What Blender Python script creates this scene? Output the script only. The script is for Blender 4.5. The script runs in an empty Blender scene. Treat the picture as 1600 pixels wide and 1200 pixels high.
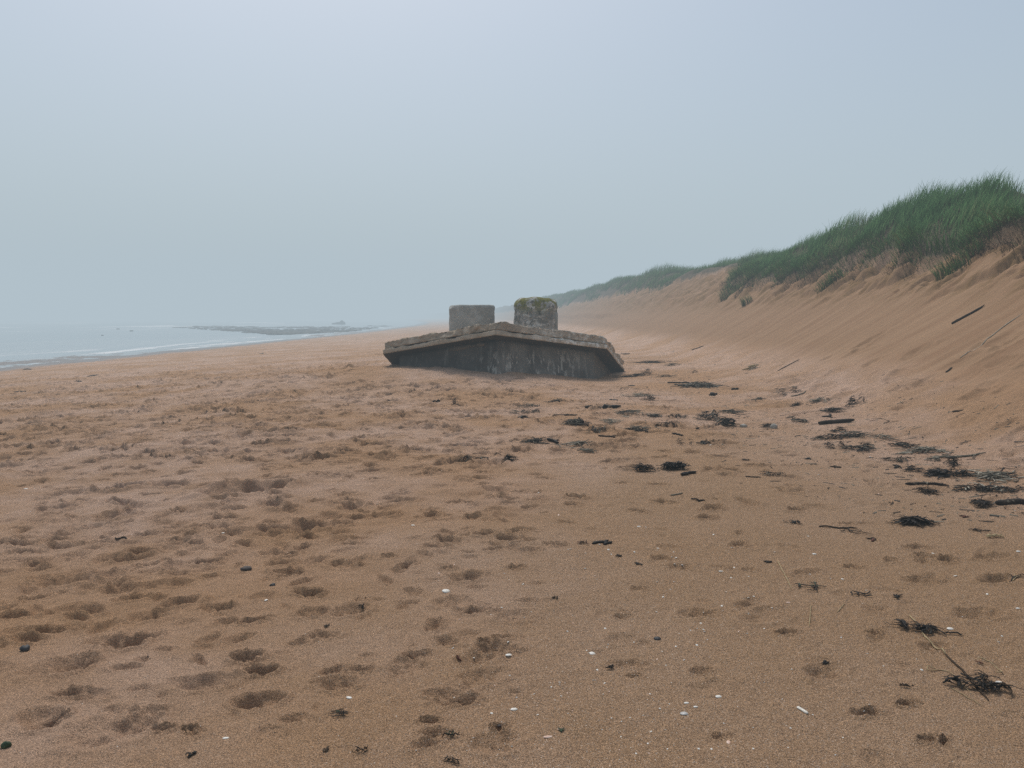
# A foggy sandy beach: sunken hexagonal concrete pillbox, marram dunes, strandline seaweed.
import bpy, math, random
import numpy as np
from mathutils import Vector

SC = bpy.context.scene
COL = SC.collection
PI = math.pi

# ------------------------------------------------------------------ noise helpers
def _hash(ix, iy, seed):
    h = (ix.astype(np.int64) * 374761393 + iy.astype(np.int64) * 668265263 + seed * 1442695041) & 0xFFFFFFFF
    h = ((h ^ (h >> 13)) * 1274126177) & 0xFFFFFFFF
    h = ((h ^ (h >> 16)) * 2246822519) & 0xFFFFFFFF
    return ((h ^ (h >> 15)) & 0xFFFF).astype(np.float64) / 32767.5 - 1.0

def vn(x, y, seed=0):
    x = np.asarray(x, dtype=np.float64); y = np.asarray(y, dtype=np.float64)
    fx = np.floor(x); fy = np.floor(y)
    tx = x - fx; ty = y - fy
    tx = tx * tx * tx * (tx * (tx * 6 - 15) + 10); ty = ty * ty * ty * (ty * (ty * 6 - 15) + 10)
    a = _hash(fx, fy, seed); b = _hash(fx + 1, fy, seed)
    c = _hash(fx, fy + 1, seed); d = _hash(fx + 1, fy + 1, seed)
    return (a * (1 - tx) + b * tx) * (1 - ty) + (c * (1 - tx) + d * tx) * ty

def fbm(x, y, seed=0, oct=3):
    s = 0; amp = 1.0; f = 1.0; t = 0
    for o in range(oct):
        s = s + amp * vn(x * f + 17.3 * o, y * f - 9.1 * o, seed + 31 * o); t += amp
        amp *= .5; f *= 2.03
    return s / t

def sp(u, w):
    t = np.clip(u / w, -40, 40)
    return w * np.log1p(np.exp(t))

def sstep(a, b, x):
    t = np.clip((x - a) / (b - a), 0, 1)
    return t * t * (3 - 2 * t)

# ------------------------------------------------------------------ the shape of the beach
TY = np.array([-60, 0, 8, 16, 27, 40, 60, 82, 120, 200, 300, 500, 900, 1600.])
TX = np.array([4.9, 5.2, 5.65, 6.15, 6.6, 6.9, 7.1, 7.2, 6.2, 2.6, -4, -22, -80, -200.])
UY = np.array([-60, 0, 8, 16, 27, 36, 41, 44, 47, 52, 58, 70, 84, 100, 140, 200, 1600.])
UE = np.array([5, 5, 5.0, 4.9, 4.9, 4.9, 4.95, 5.5, 6.4, 7.8, 7.6, 6.8, 6.5, 6.0, 5.8, 6.2, 7.])

def toe(y):
    return np.interp(y, TY, TX)

def uedge(x, y):
    e = np.interp(y, UY, UE)
    e = e + .40 * vn(y * .42, 0 * y, 5) + .22 * vn(y * 1.25, 0 * y + 3, 6) + .10 * vn(y * 3.1, 0 * y, 7)
    return e

def shore_shift(y):
    return np.interp(y, [-100, 0, 150, 300, 500, 900, 1600], [0, 0, 0, -6, -25, -85, -205])

def base_height(x, y):
    """height, dune-face mask, grass mask"""
    x = np.asarray(x, dtype=np.float64); y = np.asarray(y, dtype=np.float64)
    u = x - toe(y)
    ue = uedge(x, y)
    uf = np.minimum(u, ue)
    face = .60 * sp(uf, .62)
    over = np.maximum(u - ue, 0)
    hm = .5 + .5 * vn(x * .28, y * .2, 11)
    dome = (.42 + .2 * vn(y * .9, x * 0, 12)) * sstep(0, .22, over) + (1.0 + .75 * hm) * (1 - np.exp(-over / 1.7))
    dome = dome + .20 * vn(x * .8, y * .7, 13) * sstep(.2, 1.5, over)
    dome = dome + np.interp(y, [0, 14, 18, 20, 22, 25, 33, 40, 46, 55, 64, 74, 90, 200], [.0, -.1, -.05, .0, .2, .82, 1.0, .35, -.7, -1.1, -.3, .35, .75, 1.9]) * sstep(.3, 3.0, over) * (1 - .75 * sstep(3.2, 6.5, over) * (1 - sstep(40, 60, y)))
    dome = dome + .55 * fbm(x * .16, y * .11, 17, 2) * sstep(.3, 2.5, over) * sstep(50, 75, y)
    dome = dome - .10 * np.clip(over - 9, 0, 25)
    z = face + dome
    facem = sstep(.3, 1.6, u) * (1 - sstep(-.05, .15, u - ue))
    grassm = sstep(-.02, .35, u - ue)
    # erosion step low on the far face
    st = sstep(70, 85, y) * (1 - sstep(135, 160, y))
    z = z + st * .35 * sstep(2.6, 2.75, u + .25 * vn(y * .15, y * 0, 15))
    # seaward side
    xs = x - shore_shift(y)
    d = sp(-4 - xs, 2.2)
    slope = np.where(d < 29, .0545 * d, .0545 * 29 + .006 * (d - 29))
    z = z - np.minimum(slope, 2.6)
    nearsea = sstep(-28, -36, xs)
    z = z + nearsea * (.055 * fbm(xs * .16, y * .035, 21, 3) + .02 * fbm(xs * .7, y * .12, 22, 2))
    # the drift piled against the front of the pillbox, and the scour beside it
    z = z + .37 * sstep(2.5, -.7, x) * sstep(-9.5, -5, x) * np.exp(-(np.where(y < 20.6, (y - 20.6) / 2.3, (y - 20.6) / 5)) ** 2)
    z = z - .05 * np.exp(-((x - 2.9) / 1.1) ** 2 - ((y - 21.5) / 2.0) ** 2)
    return z, facem, grassm

def detail_height(x, y, facem, grassm):
    r = np.hypot(x, y)
    n = .030 * fbm(x * .45, y * .5, 41, 2)
    lump = .016 * fbm(x * 1.7, y * 2.2, 42, 2)
    left = .35 + .65 * sstep(2.5, -1.5, x) * sstep(2.5, 7.0, y)
    fine = .0075 * fbm(x * 6.5, y * 7.5, 43, 2)
    grit = .0028 * vn(x * 26, y * 26, 44) * (1 - sstep(5, 9, r))
    beach = (1 - facem) * (1 - grassm)
    z = beach * (n + left * (lump * 1.7 + fine * 1.7) + grit)
    # wind-scoured scallops further up the beach
    sc = sstep(6, 11, y) * (1 - sstep(35, 60, y)) * beach
    z = z + sc * .036 * np.abs(fbm(x * 1.3 + 40, y * 3.0, 45, 2)) * (.4 + .6 * sstep(4, 0, x))
    # soft rounded lumps at the foot of the dune
    foot = np.exp(-((x - toe(y) - .4) / 1.5) ** 2) * (1 - sstep(16, 30, y))
    z = z + foot * .085 * fbm(x * .95, y * .8, 46, 2)
    # avalanche streaks running straight down the face
    st = vn(x * .30, y * 4.2, 51) * .6 + vn(x * .5, y * 9.0, 52) * .4
    z = z + facem * (.014 * st * (.5 + fbm(x * .3, y * .25, 58, 2)) + .07 * fbm(x * .5, y * .5, 53, 3))
    u = x - toe(y)
    up = facem * sstep(2.8, 4.8, u)
    cl = fbm(x * .9 + .5 * y, y * 1.5, 57, 4)
    z = z + up * (.20 * sstep(-.02, .10, cl) + .09 * sstep(.16, .22, cl)) + up * (.13 * np.abs(fbm(x * 1.0, y * 2.4, 54, 3)) + .03 * fbm(x * 5, y * 6, 55, 2))
    return z

# ------------------------------------------------------------------ polar ground grid
def build_grid():
    rs = [.0, .35, .8, 1.3]
    r = 1.6
    while r < 1900:
        rs.append(r)
        k = .0031 if r < 8 else .0024 if r < 27 else .0036 if r < 40 else .006 if r < 90 else .012 if r < 300 else .03
        r += max(.011, k * r)
    th = list(np.arange(-.74, .7401, .00195))
    t = .74
    step = .004
    tail = []
    while t + step < PI:
        t += step; tail.append(t); step = min(step * 1.12, .06)
    th = [-a for a in reversed(tail)] + th + tail
    th = [-PI] + th + [PI]
    return np.array(rs), np.array(th)

RS, TH = build_grid()
GR, GT = np.meshgrid(RS, TH, indexing='ij')
GX = GR * np.sin(GT); GY = GR * np.cos(GT)
GZ, FACE, GRASS = base_height(GX, GY)
GZ = GZ + detail_height(GX, GY, FACE, GRASS)
DAMP = np.zeros_like(GZ)

def dent(cx, cy, a, b, ang, depth, seed, rim=.34, sharp=3.8):
    R = math.hypot(cx, cy); T = math.atan2(cx, cy)
    m = a * 1.9
    if R < m + .4: return
    i0, i1 = np.searchsorted(RS, [R - m, R + m]); j0, j1 = np.searchsorted(TH, [T - m / R, T + m / R])
    if i1 <= i0 or j1 <= j0: return
    X = GX[i0:i1, j0:j1] - cx; Y = GY[i0:i1, j0:j1] - cy
    ca, sa = math.cos(ang), math.sin(ang)
    P = (X * ca + Y * sa) / a; Q = (-X * sa + Y * ca) / b
    e = np.sqrt(P * P + Q * Q) + .18 * vn(P * 1.6 + seed, Q * 1.6, seed) + .06 * vn(P * 4 + seed, Q * 4, seed + 1)
    e = np.maximum(e, 0)
    bowl = np.exp(-e ** sharp)
    GZ[i0:i1, j0:j1] += -depth * bowl * (1 + .45 * vn(P * 3, Q * 3, seed + 2)) + rim * depth * np.exp(-((e - 1.38) / .28) ** 2) * (1 + .6 * vn(P * 2, Q * 2, seed + 3))

rng = random.Random(7)
PRINTS = [(-1.963, 4.444, 0.098, 0.054, 0.6, 0.0486), (-1.324, 3.697, 0.069, 0.041, 0.3, 0.0594), (-1.196, 3.547, 0.072, 0.043, 0.4, 0.0594), (-1.434, 3.416, 0.113, 0.068, 0.2, 0.0378), (-1.123, 3.252, 0.096, 0.063, 0.2, 0.0486), (-1.657, 2.997, 0.142, 0.1, 0.3, 0.027), (-1.998, 3.333, 0.061, 0.031, 0.3, 0.0432), (-1.93, 3.117, 0.045, 0.022, 0.4, 0.054), (-1.254, 4.573, 0.071, 0.035, 0.1, 0.054), (-1.138, 4.277, 0.089, 0.053, 0.3, 0.0378), (-1.439, 4.166, 0.066, 0.033, 0.5, 0.0486), (-1.601, 4.177, 0.059, 0.035, 0.2, 0.027), (-1.977, 3.929, 0.089, 0.044, 0.6, 0.054), (-2.151, 3.903, 0.078, 0.047, 0.2, 0.0324), (-2.484, 4.037, 0.071, 0.035, 0.4, 0.0378), (-2.292, 4.531, 0.089, 0.044, 0.5, 0.0432), (-2.846, 4.276, 0.103, 0.052, 0.3, 0.054), (-2.92, 4.573, 0.071, 0.036, 0.4, 0.0432), (-1.51, 4.978, 0.077, 0.039, 0.1, 0.054), (-1.597, 5.427, 0.054, 0.027, 0.1, 0.0594), (-1.968, 4.918, 0.065, 0.032, 0.3, 0.0378), (-2.718, 5.354, 0.121, 0.06, 0.3, 0.0432), (-2.898, 4.874, 0.139, 0.083, 0.4, 0.054), (-2.387, 5.032, 0.088, 0.044, 0.3, 0.0324), (-1.926, 6.09, 0.101, 0.05, 0.1, 0.0594), (-2.185, 5.973, 0.095, 0.047, 0.3, 0.0378), (-1.623, 5.865, 0.08, 0.04, 0, 0.054), (-1.185, 5.566, 0.075, 0.037, 0, 0.0432), (-0.868, 5.271, 0.042, 0.021, 0, 0.0486), (-0.427, 5.001, 0.044, 0.022, 0.1, 0.0432), (-0.507, 5.675, 0.065, 0.032, 0.1, 0.0486), (-1.343, 5.246, 0.057, 0.028, 0.3, 0.0324), (-1.691, 4.379, 0.049, 0.025, 0.2, 0.0324), (-2.634, 7.499, 0.383, 0.191, 0.5, 0.108), (-3.073, 7.727, 0.167, 0.084, 0.4, 0.0756), (-4.028, 7.739, 0.198, 0.119, 0.4, 0.0864), (-4.419, 7.562, 0.184, 0.101, 0.2, 0.0756), (-3.455, 6.564, 0.149, 0.075, 0.4, 0.0648), (-2.465, 6.679, 0.087, 0.052, 0.3, 0.0648), (-4.127, 6.9, 0.127, 0.063, 0.2, 0.054), (-2.912, 6.6, 0.069, 0.035, 0, 0.0648), (-3.887, 5.778, 0.079, 0.048, 0.3, 0.0648), (-3.389, 5.723, 0.116, 0.058, 0.3, 0.0486), (-1.941, 8.204, 0.133, 0.066, 0.1, 0.0648), (-1.549, 8.337, 0.134, 0.067, 0.1, 0.0648), (-1.127, 8.341, 0.11, 0.055, 0.1, 0.054), (-0.36, 7.743, 0.115, 0.058, 0.3, 0.0648), (-0.118, 6.956, 0.073, 0.037, 0, 0.0648), (0.584, 6.89, 0.079, 0.039, 0.1, 0.0648), (0.329, 7.777, 0.061, 0.031, 0, 0.0648), (-1.099, 6.474, 0.144, 0.072, 0.1, 0.054), (-1.41, 6.787, 0.121, 0.061, 0.2, 0.054), (-1.002, 6.951, 0.123, 0.061, 0.3, 0.054), (-1.502, 6.432, 0.104, 0.052, 0.2, 0.054), (-0.322, 6.32, 0.066, 0.033, 0, 0.054), (-1.704, 6.266, 0.074, 0.037, 0, 0.054), (-2.176, 6.936, 0.083, 0.041, 0.1, 0.054), (0.025, 5.815, 0.056, 0.028, 0, 0.054), (0.026, 5.02, 0.048, 0.024, 0, 0.0486), (-0.133, 3.868, 0.041, 0.02, 0.1, 0.0486), (-0.35, 3.097, 0.041, 0.02, 0.2, 0.0324), (-0.053, 3.041, 0.032, 0.018, 0.1, 0.0378), (-0.906, 4.458, 0.028, 0.014, 0, 0.0486), (-0.723, 3.559, 0.054, 0.027, 0, 0.0324), (-1.43, 3.015, 0.038, 0.019, 0.3, 0.0378), (-1.327, 3.019, 0.026, 0.013, 0.3, 0.0432), (1.461, 3.948, 0.052, 0.026, 0.1, 0.0432), (1.578, 4.993, 0.046, 0.023, 0.2, 0.0216), (1.479, 3.49, 0.093, 0.056, 0.5, 0.027), (0.902, 3.538, 0.048, 0.024, 0.2, 0.0216), (1.906, 3.921, 0.042, 0.021, 0.2, 0.0324), (1.502, 3.115, 0.054, 0.027, 0.2, 0.0378), (1.706, 3.192, 0.041, 0.021, 0.3, 0.0432), (1.643, 2.901, 0.038, 0.019, 0.2, 0.0432), (1.699, 2.889, 0.026, 0.013, 0.6, 0.0432), (2.14, 3.761, 0.076, 0.038, 0.3, 0.0216), (1.44, 4.192, 0.155, 0.078, 0.4, 0.0216), (1.057, 4.245, 0.096, 0.048, 0.1, 0.027), (1.365, 4.36, 0.068, 0.034, 0.3, 0.0238), (0.617, 4.227, 0.041, 0.021, 0, 0.027), (0.794, 4.636, 0.054, 0.027, 0.1, 0.0216), (0.576, 3.507, 0.031, 0.016, 0.2, 0.0216), (1.933, 4.917, 0.092, 0.046, 0.3, 0.027), (1.137, 5.025, 0.077, 0.046, 0.2, 0.0238), (3.307, 5.169, 0.107, 0.054, 0.2, 0.0324), (2.608, 4.765, 0.119, 0.059, 0.3, 0.0378), (3.063, 4.712, 0.123, 0.061, 0.3, 0.0432), (2.606, 4.157, 0.129, 0.064, 0.2, 0.0324), (0.84, 2.968, 0.032, 0.016, 0.2, 0.0216), (2.275, 5.026, 0.053, 0.027, 0.2, 0.0324)]
for (px_, py_, a_, b_, g_, d_) in PRINTS:
    dent(px_, py_, a_, b_, g_, d_, int(px_ * 977 + py_ * 331) & 1023)
def scatter_dents(n, x0, x1, y0, y1, prob, amin, amax, depth):
    for k in range(n):
        x = rng.uniform(x0, x1); y = rng.uniform(y0, y1)
        if rng.random() > prob(x, y): continue
        a = rng.uniform(amin, amax); b = a * rng.uniform(.38, .75)
        g = rng.gauss(.2, .4) if rng.random() < .8 else rng.uniform(0, PI)
        dent(x, y, a, b, g, depth * rng.uniform(.45, 1.25) * min(1.2, a / .11), rng.randrange(1000))
in_box = lambda x, y: -4.2 < x < 3.6 and 18.7 < y < 27
scatter_dents(2300, -24, 3.2, 6.0, 36, lambda x, y: 0 if in_box(x, y) else (.95 if x < .3 else .45), .06, .17, .068)
scatter_dents(7000, -20, 3.0, 5.0, 28, lambda x, y: 0 if in_box(x, y) else (.95 if x < .3 else .4), .03, .09, .075)
scatter_dents(3200, -21, 3.0, 9, 31, lambda x, y: 0 if in_box(x, y) else (.95 if x < .3 else .35), .07, .14, .105)
scatter_dents(2500, -28, 4.0, 22, 60, lambda x, y: 0 if in_box(x, y) else .9, .10, .24, .065)
scatter_dents(800, -5.5, .2, 2.9, 6.5, lambda x, y: .35 + .45 * min(1, max(0, -x / 2.5)), .025, .10, .042)
scatter_dents(260, .2, 5.0, 2.6, 9, lambda x, y: .7, .02, .085, .020)
scatter_dents(520, 2.5, 6.2, 6, 30, lambda x, y: 0 if in_box(x, y) else .8, .04, .13, .028)
scatter_dents(130, 4.6, 8.2, 6, 18, lambda x, y: .8, .14, .34, .034)

def H(x, y):
    """ground height at (x, y), bilinear in the grid"""
    x = np.asarray(x, dtype=np.float64); y = np.asarray(y, dtype=np.float64)
    R = np.clip(np.hypot(x, y), RS[0], RS[-2]); T = np.arctan2(x, y)
    i = np.clip(np.searchsorted(RS, R, side='right') - 1, 0, len(RS) - 2)
    j = np.clip(np.searchsorted(TH, T, side='right') - 1, 0, len(TH) - 2)
    fr = (R - RS[i]) / (RS[i + 1] - RS[i]); ft = (T - TH[j]) / (TH[j + 1] - TH[j])
    return ((GZ[i, j] * (1 - ft) + GZ[i, j + 1] * ft) * (1 - fr) + (GZ[i + 1, j] * (1 - ft) + GZ[i + 1, j + 1] * ft) * fr)
EYE = 1.65
PITCH = math.radians(4.95)
SEA_Z = -1.565

# ------------------------------------------------------------------ object helpers
def tag(o, label=None, cat=None, group=None, kind=None):
    if label: o['label'] = label
    if cat: o['category'] = cat
    if group: o['group'] = group
    if kind: o['kind'] = kind
    return o

def link(name, me, mats=(), parent=None, loc=None, smooth=False):
    o = bpy.data.objects.new(name, me); COL.objects.link(o)
    for m in mats: me.materials.append(m)
    if parent: o.parent = parent
    if loc is not None: o.location = loc
    if smooth: me.polygons.foreach_set('use_smooth', np.ones(len(me.polygons), dtype=bool))
    return o

def np_mesh(name, V, F):
    """V (n,3) array, F list of equal-length int arrays (k,3) or (k,4)"""
    me = bpy.data.meshes.new(name)
    V = np.asarray(V, dtype=np.float32)
    Fs = [np.asarray(f, dtype=np.int32) for f in (F if isinstance(F, (list, tuple)) else [F]) if len(f)]
    loops = np.concatenate([f.ravel() for f in Fs])
    counts = np.concatenate([np.full(len(f), f.shape[1], dtype=np.int32) for f in Fs])
    starts = np.concatenate([[0], np.cumsum(counts)[:-1]]).astype(np.int32)
    me.vertices.add(len(V)); me.vertices.foreach_set('co', V.ravel())
    me.loops.add(len(loops)); me.loops.foreach_set('vertex_index', loops)
    me.polygons.add(len(counts)); me.polygons.foreach_set('loop_start', starts); me.polygons.foreach_set('loop_total', counts)
    me.update(calc_edges=True)
    return me

def vattr(me, name, arr):
    a = me.attributes.new(name, 'FLOAT', 'POINT')
    a.data.foreach_set('value', np.asarray(arr, dtype=np.float32).ravel())

# ------------------------------------------------------------------ material helpers
class NT:
    def __init__(self, name):
        self.m = bpy.data.materials.new(name); self.m.use_nodes = True
        self.t = self.m.node_tree; self.t.nodes.clear()
        self.out = self.t.nodes.new('ShaderNodeOutputMaterial')
    def n(self, typ, **kw):
        nd = self.t.nodes.new('ShaderNode' + typ)
        for k, v in kw.items():
            if k.startswith('_'):
                setattr(nd, k[1:], v)
            else:
                key = int(k[1:]) if k[0] == 'i' and k[1:].isdigit() else k.replace('__', ' ')
                self.put(nd.inputs[key], v)
        return nd
    def put(self, sock, v):
        if isinstance(v, bpy.types.NodeSocket): self.t.links.new(v, sock)
        elif isinstance(v, (tuple, list)) and len(v) == 3 and sock.type == 'RGBA': sock.default_value = (*v, 1)
        else: sock.default_value = v
    def pos(self): return self.n('NewGeometry').outputs['Position']
    def obj(self): return self.n('TexCoord').outputs['Object']
    def scale(self, vec, s): return self.n('Mapping', Vector=vec, Scale=s).outputs[0]
    def noise(self, vec, scale, detail=2, rough=.5, out=0):
        return self.n('TexNoise', Vector=vec, Scale=scale, Detail=detail, Roughness=rough).outputs[out]
    def rng(self, v, a, b, c=0., d=1., smooth=True):
        nd = self.n('MapRange', _interpolation_type='SMOOTHSTEP' if smooth else 'LINEAR', Value=v)
        nd.inputs[1].default_value = a; nd.inputs[2].default_value = b; nd.inputs[3].default_value = c; nd.inputs[4].default_value = d
        return nd.outputs[0]
    def math(self, op, a, b=0.):
        nd = self.n('Math', _operation=op); self.put(nd.inputs[0], a); self.put(nd.inputs[1], b); return nd.outputs[0]
    def mix(self, f, a, b, mode='MIX'):
        nd = self.n('MixRGB', _blend_type=mode); self.put(nd.inputs[0], f); self.put(nd.inputs[1], a); self.put(nd.inputs[2], b); return nd.outputs[0]
    def attr(self, name): return self.n('Attribute', _attribute_name=name).outputs['Fac']
    def bump(self, h, strength, dist, normal=None):
        nd = self.n('Bump', Height=h, Strength=strength, Distance=dist)
        if normal is not None: self.put(nd.inputs['Normal'], normal)
        return nd.outputs[0]
    def bsdf(self, color, rough=.9, normal=None, spec=.3, **kw):
        nd = self.n('BsdfPrincipled')
        self.put(nd.inputs['Base Color'], color); self.put(nd.inputs['Roughness'], rough); self.put(nd.inputs['Specular IOR Level'], spec)
        if normal is not None: self.put(nd.inputs['Normal'], normal)
        for k, v in kw.items(): self.put(nd.inputs[k.replace('__', ' ')], v)
        self.t.links.new(nd.outputs[0], self.out.inputs['Surface'])
        return nd

def mat_sand():
    g = NT('sand'); p = g.pos()
    big = g.noise(p, .35, 3, .55); mid = g.noise(p, 1.9, 4, .6); fine = g.noise(p, 11, 3, .6)
    gr1 = g.noise(p, 170, 2, .7); gr2 = g.noise(p, 420, 1, .6)
    vor = g.n('TexVoronoi', Vector=p, Scale=260.)
    col = g.mix(g.rng(big, .36, .62), (0.432, 0.256, 0.139), (.530, .358, .258))
    col = g.mix(g.rng(mid, .38, .72, 0, .55), col, (0.358, 0.207, 0.105))
    col = g.mix(g.rng(fine, .3, .7, 0, .22), col, (0.343, 0.196, 0.103))
    coarse = g.math('MULTIPLY', g.attr('coarse'), 1.)
    col = g.mix(g.math('MULTIPLY', coarse, .75), col, (0.358, 0.223, 0.122))
    # single grains: dark, rusty and pale
    grain = g.math('MULTIPLY', g.rng(gr1, .33, .67, .42, 1.52, False), g.rng(gr2, .30, .70, .60, 1.38, False))
    gm = g.n('CombineXYZ', X=grain, Y=grain, Z=grain).outputs[0]
    col = g.mix(g.rng(coarse, 0, 1, .75, 1.0), col, g.mix(1., col, gm, 'MULTIPLY'))
    sepc = g.n('SeparateColor', Color=vor.outputs['Color'])
    col = g.mix(g.rng(sepc.outputs[0], .90, .93, 0, .55), col, (.12, .062, .038))
    col = g.mix(g.math('MULTIPLY', g.rng(sepc.outputs[1], .93, .96, 0, .6), g.rng(coarse, 0, 1, .35, 1)), col, (.62, .50, .40))
    # wind streaks on the dune face, all running down the slope
    face = g.attr('face')
    s1 = g.noise(g.scale(p, (.22, 3.6, .22)), 1.0, 4, .6); s2 = g.noise(g.scale(p, (.5, 9, .5)), 1.0, 3, .6)
    fcol = g.mix(g.rng(s1, .28, .74), (0.269, 0.153, 0.082), (0.349, 0.217, 0.124))
    fcol = g.mix(g.rng(s2, .45, .72, 0, .38), fcol, (0.230, 0.129, 0.065))
    fcol = g.mix(g.math('MULTIPLY', g.attr('upper'), g.rng(g.noise(g.scale(p, (1., 2.5, 1.)), 1.3, 4, .65), .42, .62)), fcol, (0.221, 0.131, 0.057))
    fcol = g.mix(g.rng(gr1, .3, .75, .0, .35), fcol, (0.181, 0.108, 0.057))
    col = g.mix(face, col, fcol)
    # leaf litter under the dune grass
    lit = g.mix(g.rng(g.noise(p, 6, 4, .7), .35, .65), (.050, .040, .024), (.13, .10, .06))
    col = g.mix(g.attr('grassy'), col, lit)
    # wet sand near the sea
    z = g.n('SeparateXYZ', Vector=p).outputs[2]
    zz = g.math('ADD', z, g.math('MULTIPLY', g.math('SUBTRACT', big, .5), .25))
    wet = g.rng(zz, -1.22, -1.44)
    col = g.mix(wet, col, (.145, .098, .068))
    rough = g.rng(wet, 0, 1, .95, .28)
    h = g.math('ADD', g.math('MULTIPLY', gr1, .55), g.math('ADD', g.math('MULTIPLY', gr2, .3), g.math('MULTIPLY', fine, .9)))
    nb = g.bump(h, g.rng(face, 0, 1, 1., .35), .018)
    nb = g.bump(g.noise(p, 38, 3, .65), .5, .012, nb)
    nb = g.bump(g.math('MULTIPLY', face, g.math('ADD', s2, s1)), .35, .06, nb)
    g.bsdf(col, rough, nb, .22)
    return g.m

def mat_sea():
    g = NT('sea_water'); p = g.pos()
    w1 = g.noise(g.scale(p, (.9, .28, 1)), 1., 4, .6)
    w2 = g.noise(g.scale(p, (.10, .022, 1)), 1., 3, .6)
    foam = g.noise(g.scale(p, (.045, .008, 1)), 1., 5, .65)
    sx = g.n('SeparateXYZ', Vector=p).outputs[0]
    fm = g.math('MULTIPLY', g.rng(foam, .53, .60, 0, .9), g.rng(sx, -90, -130))
    near = g.noise(g.scale(p, (.55, .07, 1)), 1., 4, .6)
    fm = g.math('MAXIMUM', fm, g.math('MULTIPLY', g.rng(near, .54, .62, 0, .7), g.rng(sx, -50, -36)))
    col = g.mix(g.rng(w2, .4, .62), (.25, .30, .32), (.30, .335, .345))
    col = g.mix(g.rng(sx, -40, -33, 0, .6), col, (.21, .18, .15))
    col = g.mix(fm, col, (.78, .80, .80))
    nb = g.bump(w1, .35, .12)
    g.bsdf(col, g.rng(fm, 0, 1, .13, .8), nb, .5, IOR=1.33)
    return g.m

def mat_fog(sigma, color, k):
    g = NT('sea_fog')
    ab = g.n('VolumeAbsorption', Color=(0., 0., 0.), Density=sigma)
    em = g.n('Emission', Color=color, Strength=sigma * k)  # fog glows by itself, standing in for daylight scattered in it
    ad = g.n('AddShader'); g.t.links.new(ab.outputs[0], ad.inputs[0]); g.t.links.new(em.outputs[0], ad.inputs[1])
    g.t.links.new(ad.outputs[0], g.out.inputs['Volume'])
    return g.m

def mat_concrete(name, base, dark, pale, pale_amt, rough_bump, lichen=False, sc=1.0, side=None, grime=1.0):
    g = NT(name); p = g.obj()
    a = g.noise(p, 1.3 * sc, 5, .62); b = g.noise(p, 5.5 * sc, 5, .65); c = g.noise(p, 34 * sc, 3, .65)
    col = g.mix(g.rng(a, .34, .66), base, dark)
    col = g.mix(g.rng(b, .44, .62, 0, .85), col, dark)
    bl = g.noise(g.scale(p, (1, 1, 1.6)), 3.1 * sc, 6, .72)
    col = g.mix(g.rng(bl, .50, .58, 0, .62 * grime), col, tuple(v * .38 for v in dark))
    streak = g.noise(g.scale(p, (2.2, 2.2, 26)), 1.0, 4, .65)
    col = g.mix(g.rng(streak, .56, .61, 0, .55 * grime), col, tuple(v * .30 for v in dark))
    pt = g.noise(g.scale(p, (1, 1, 2.2)), 2.3 * sc, 5, .68)
    col = g.mix(g.rng(pt, 1 - pale_amt, 1 - pale_amt + .12, 0, .85), col, pale)
    if side:
        xx = g.n('SeparateXYZ', Vector=p).outputs[0]
        col = g.mix(g.math('MULTIPLY', g.rng(xx, 1.0, 1.5, 0, .9), g.rng(b, .50, .40)), col, side)
        col = g.mix(g.math('MULTIPLY', g.rng(xx, 1.2, .2, 0, .75), g.rng(a, .25, .55)), col, (.30, .225, .15))
    pits = g.n('TexVoronoi', Vector=p, Scale=22. * sc).outputs['Distance']
    pm = g.math('MULTIPLY', g.rng(pits, .22, .10), g.rng(b, .42, .58))
    col = g.mix(g.math('MULTIPLY', pm, .75), col, (.018, .016, .014))
    col = g.mix(g.rng(c, .35, .7, 0, .45), col, dark)
    z = g.n('SeparateXYZ', Vector=p).outputs[2]
    if lichen:
        col = g.mix(g.math('MULTIPLY', g.rng(g.noise(p, 3.2, 4, .65), .42, .52), g.rng(z, 2.0, 2.45)), col, (.17, .16, .030))
        col = g.mix(g.rng(g.noise(p, 7, 3, .6), .60, .66, 0, .7), col, (.030, .030, .022))
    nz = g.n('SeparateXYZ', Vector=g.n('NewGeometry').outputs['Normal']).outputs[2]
    col = g.mix(g.rng(nz, -.55, -.85, 0, .88), col, (.020, .018, .015))      # undersides painted near-black, deep shade put into the colour
    h = g.math('ADD', g.math('MULTIPLY', b, .8), g.math('SUBTRACT', g.math('MULTIPLY', c, .4), pm))
    g.bsdf(col, .93, g.bump(h, .8, rough_bump), .25)
    return g.m

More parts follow.
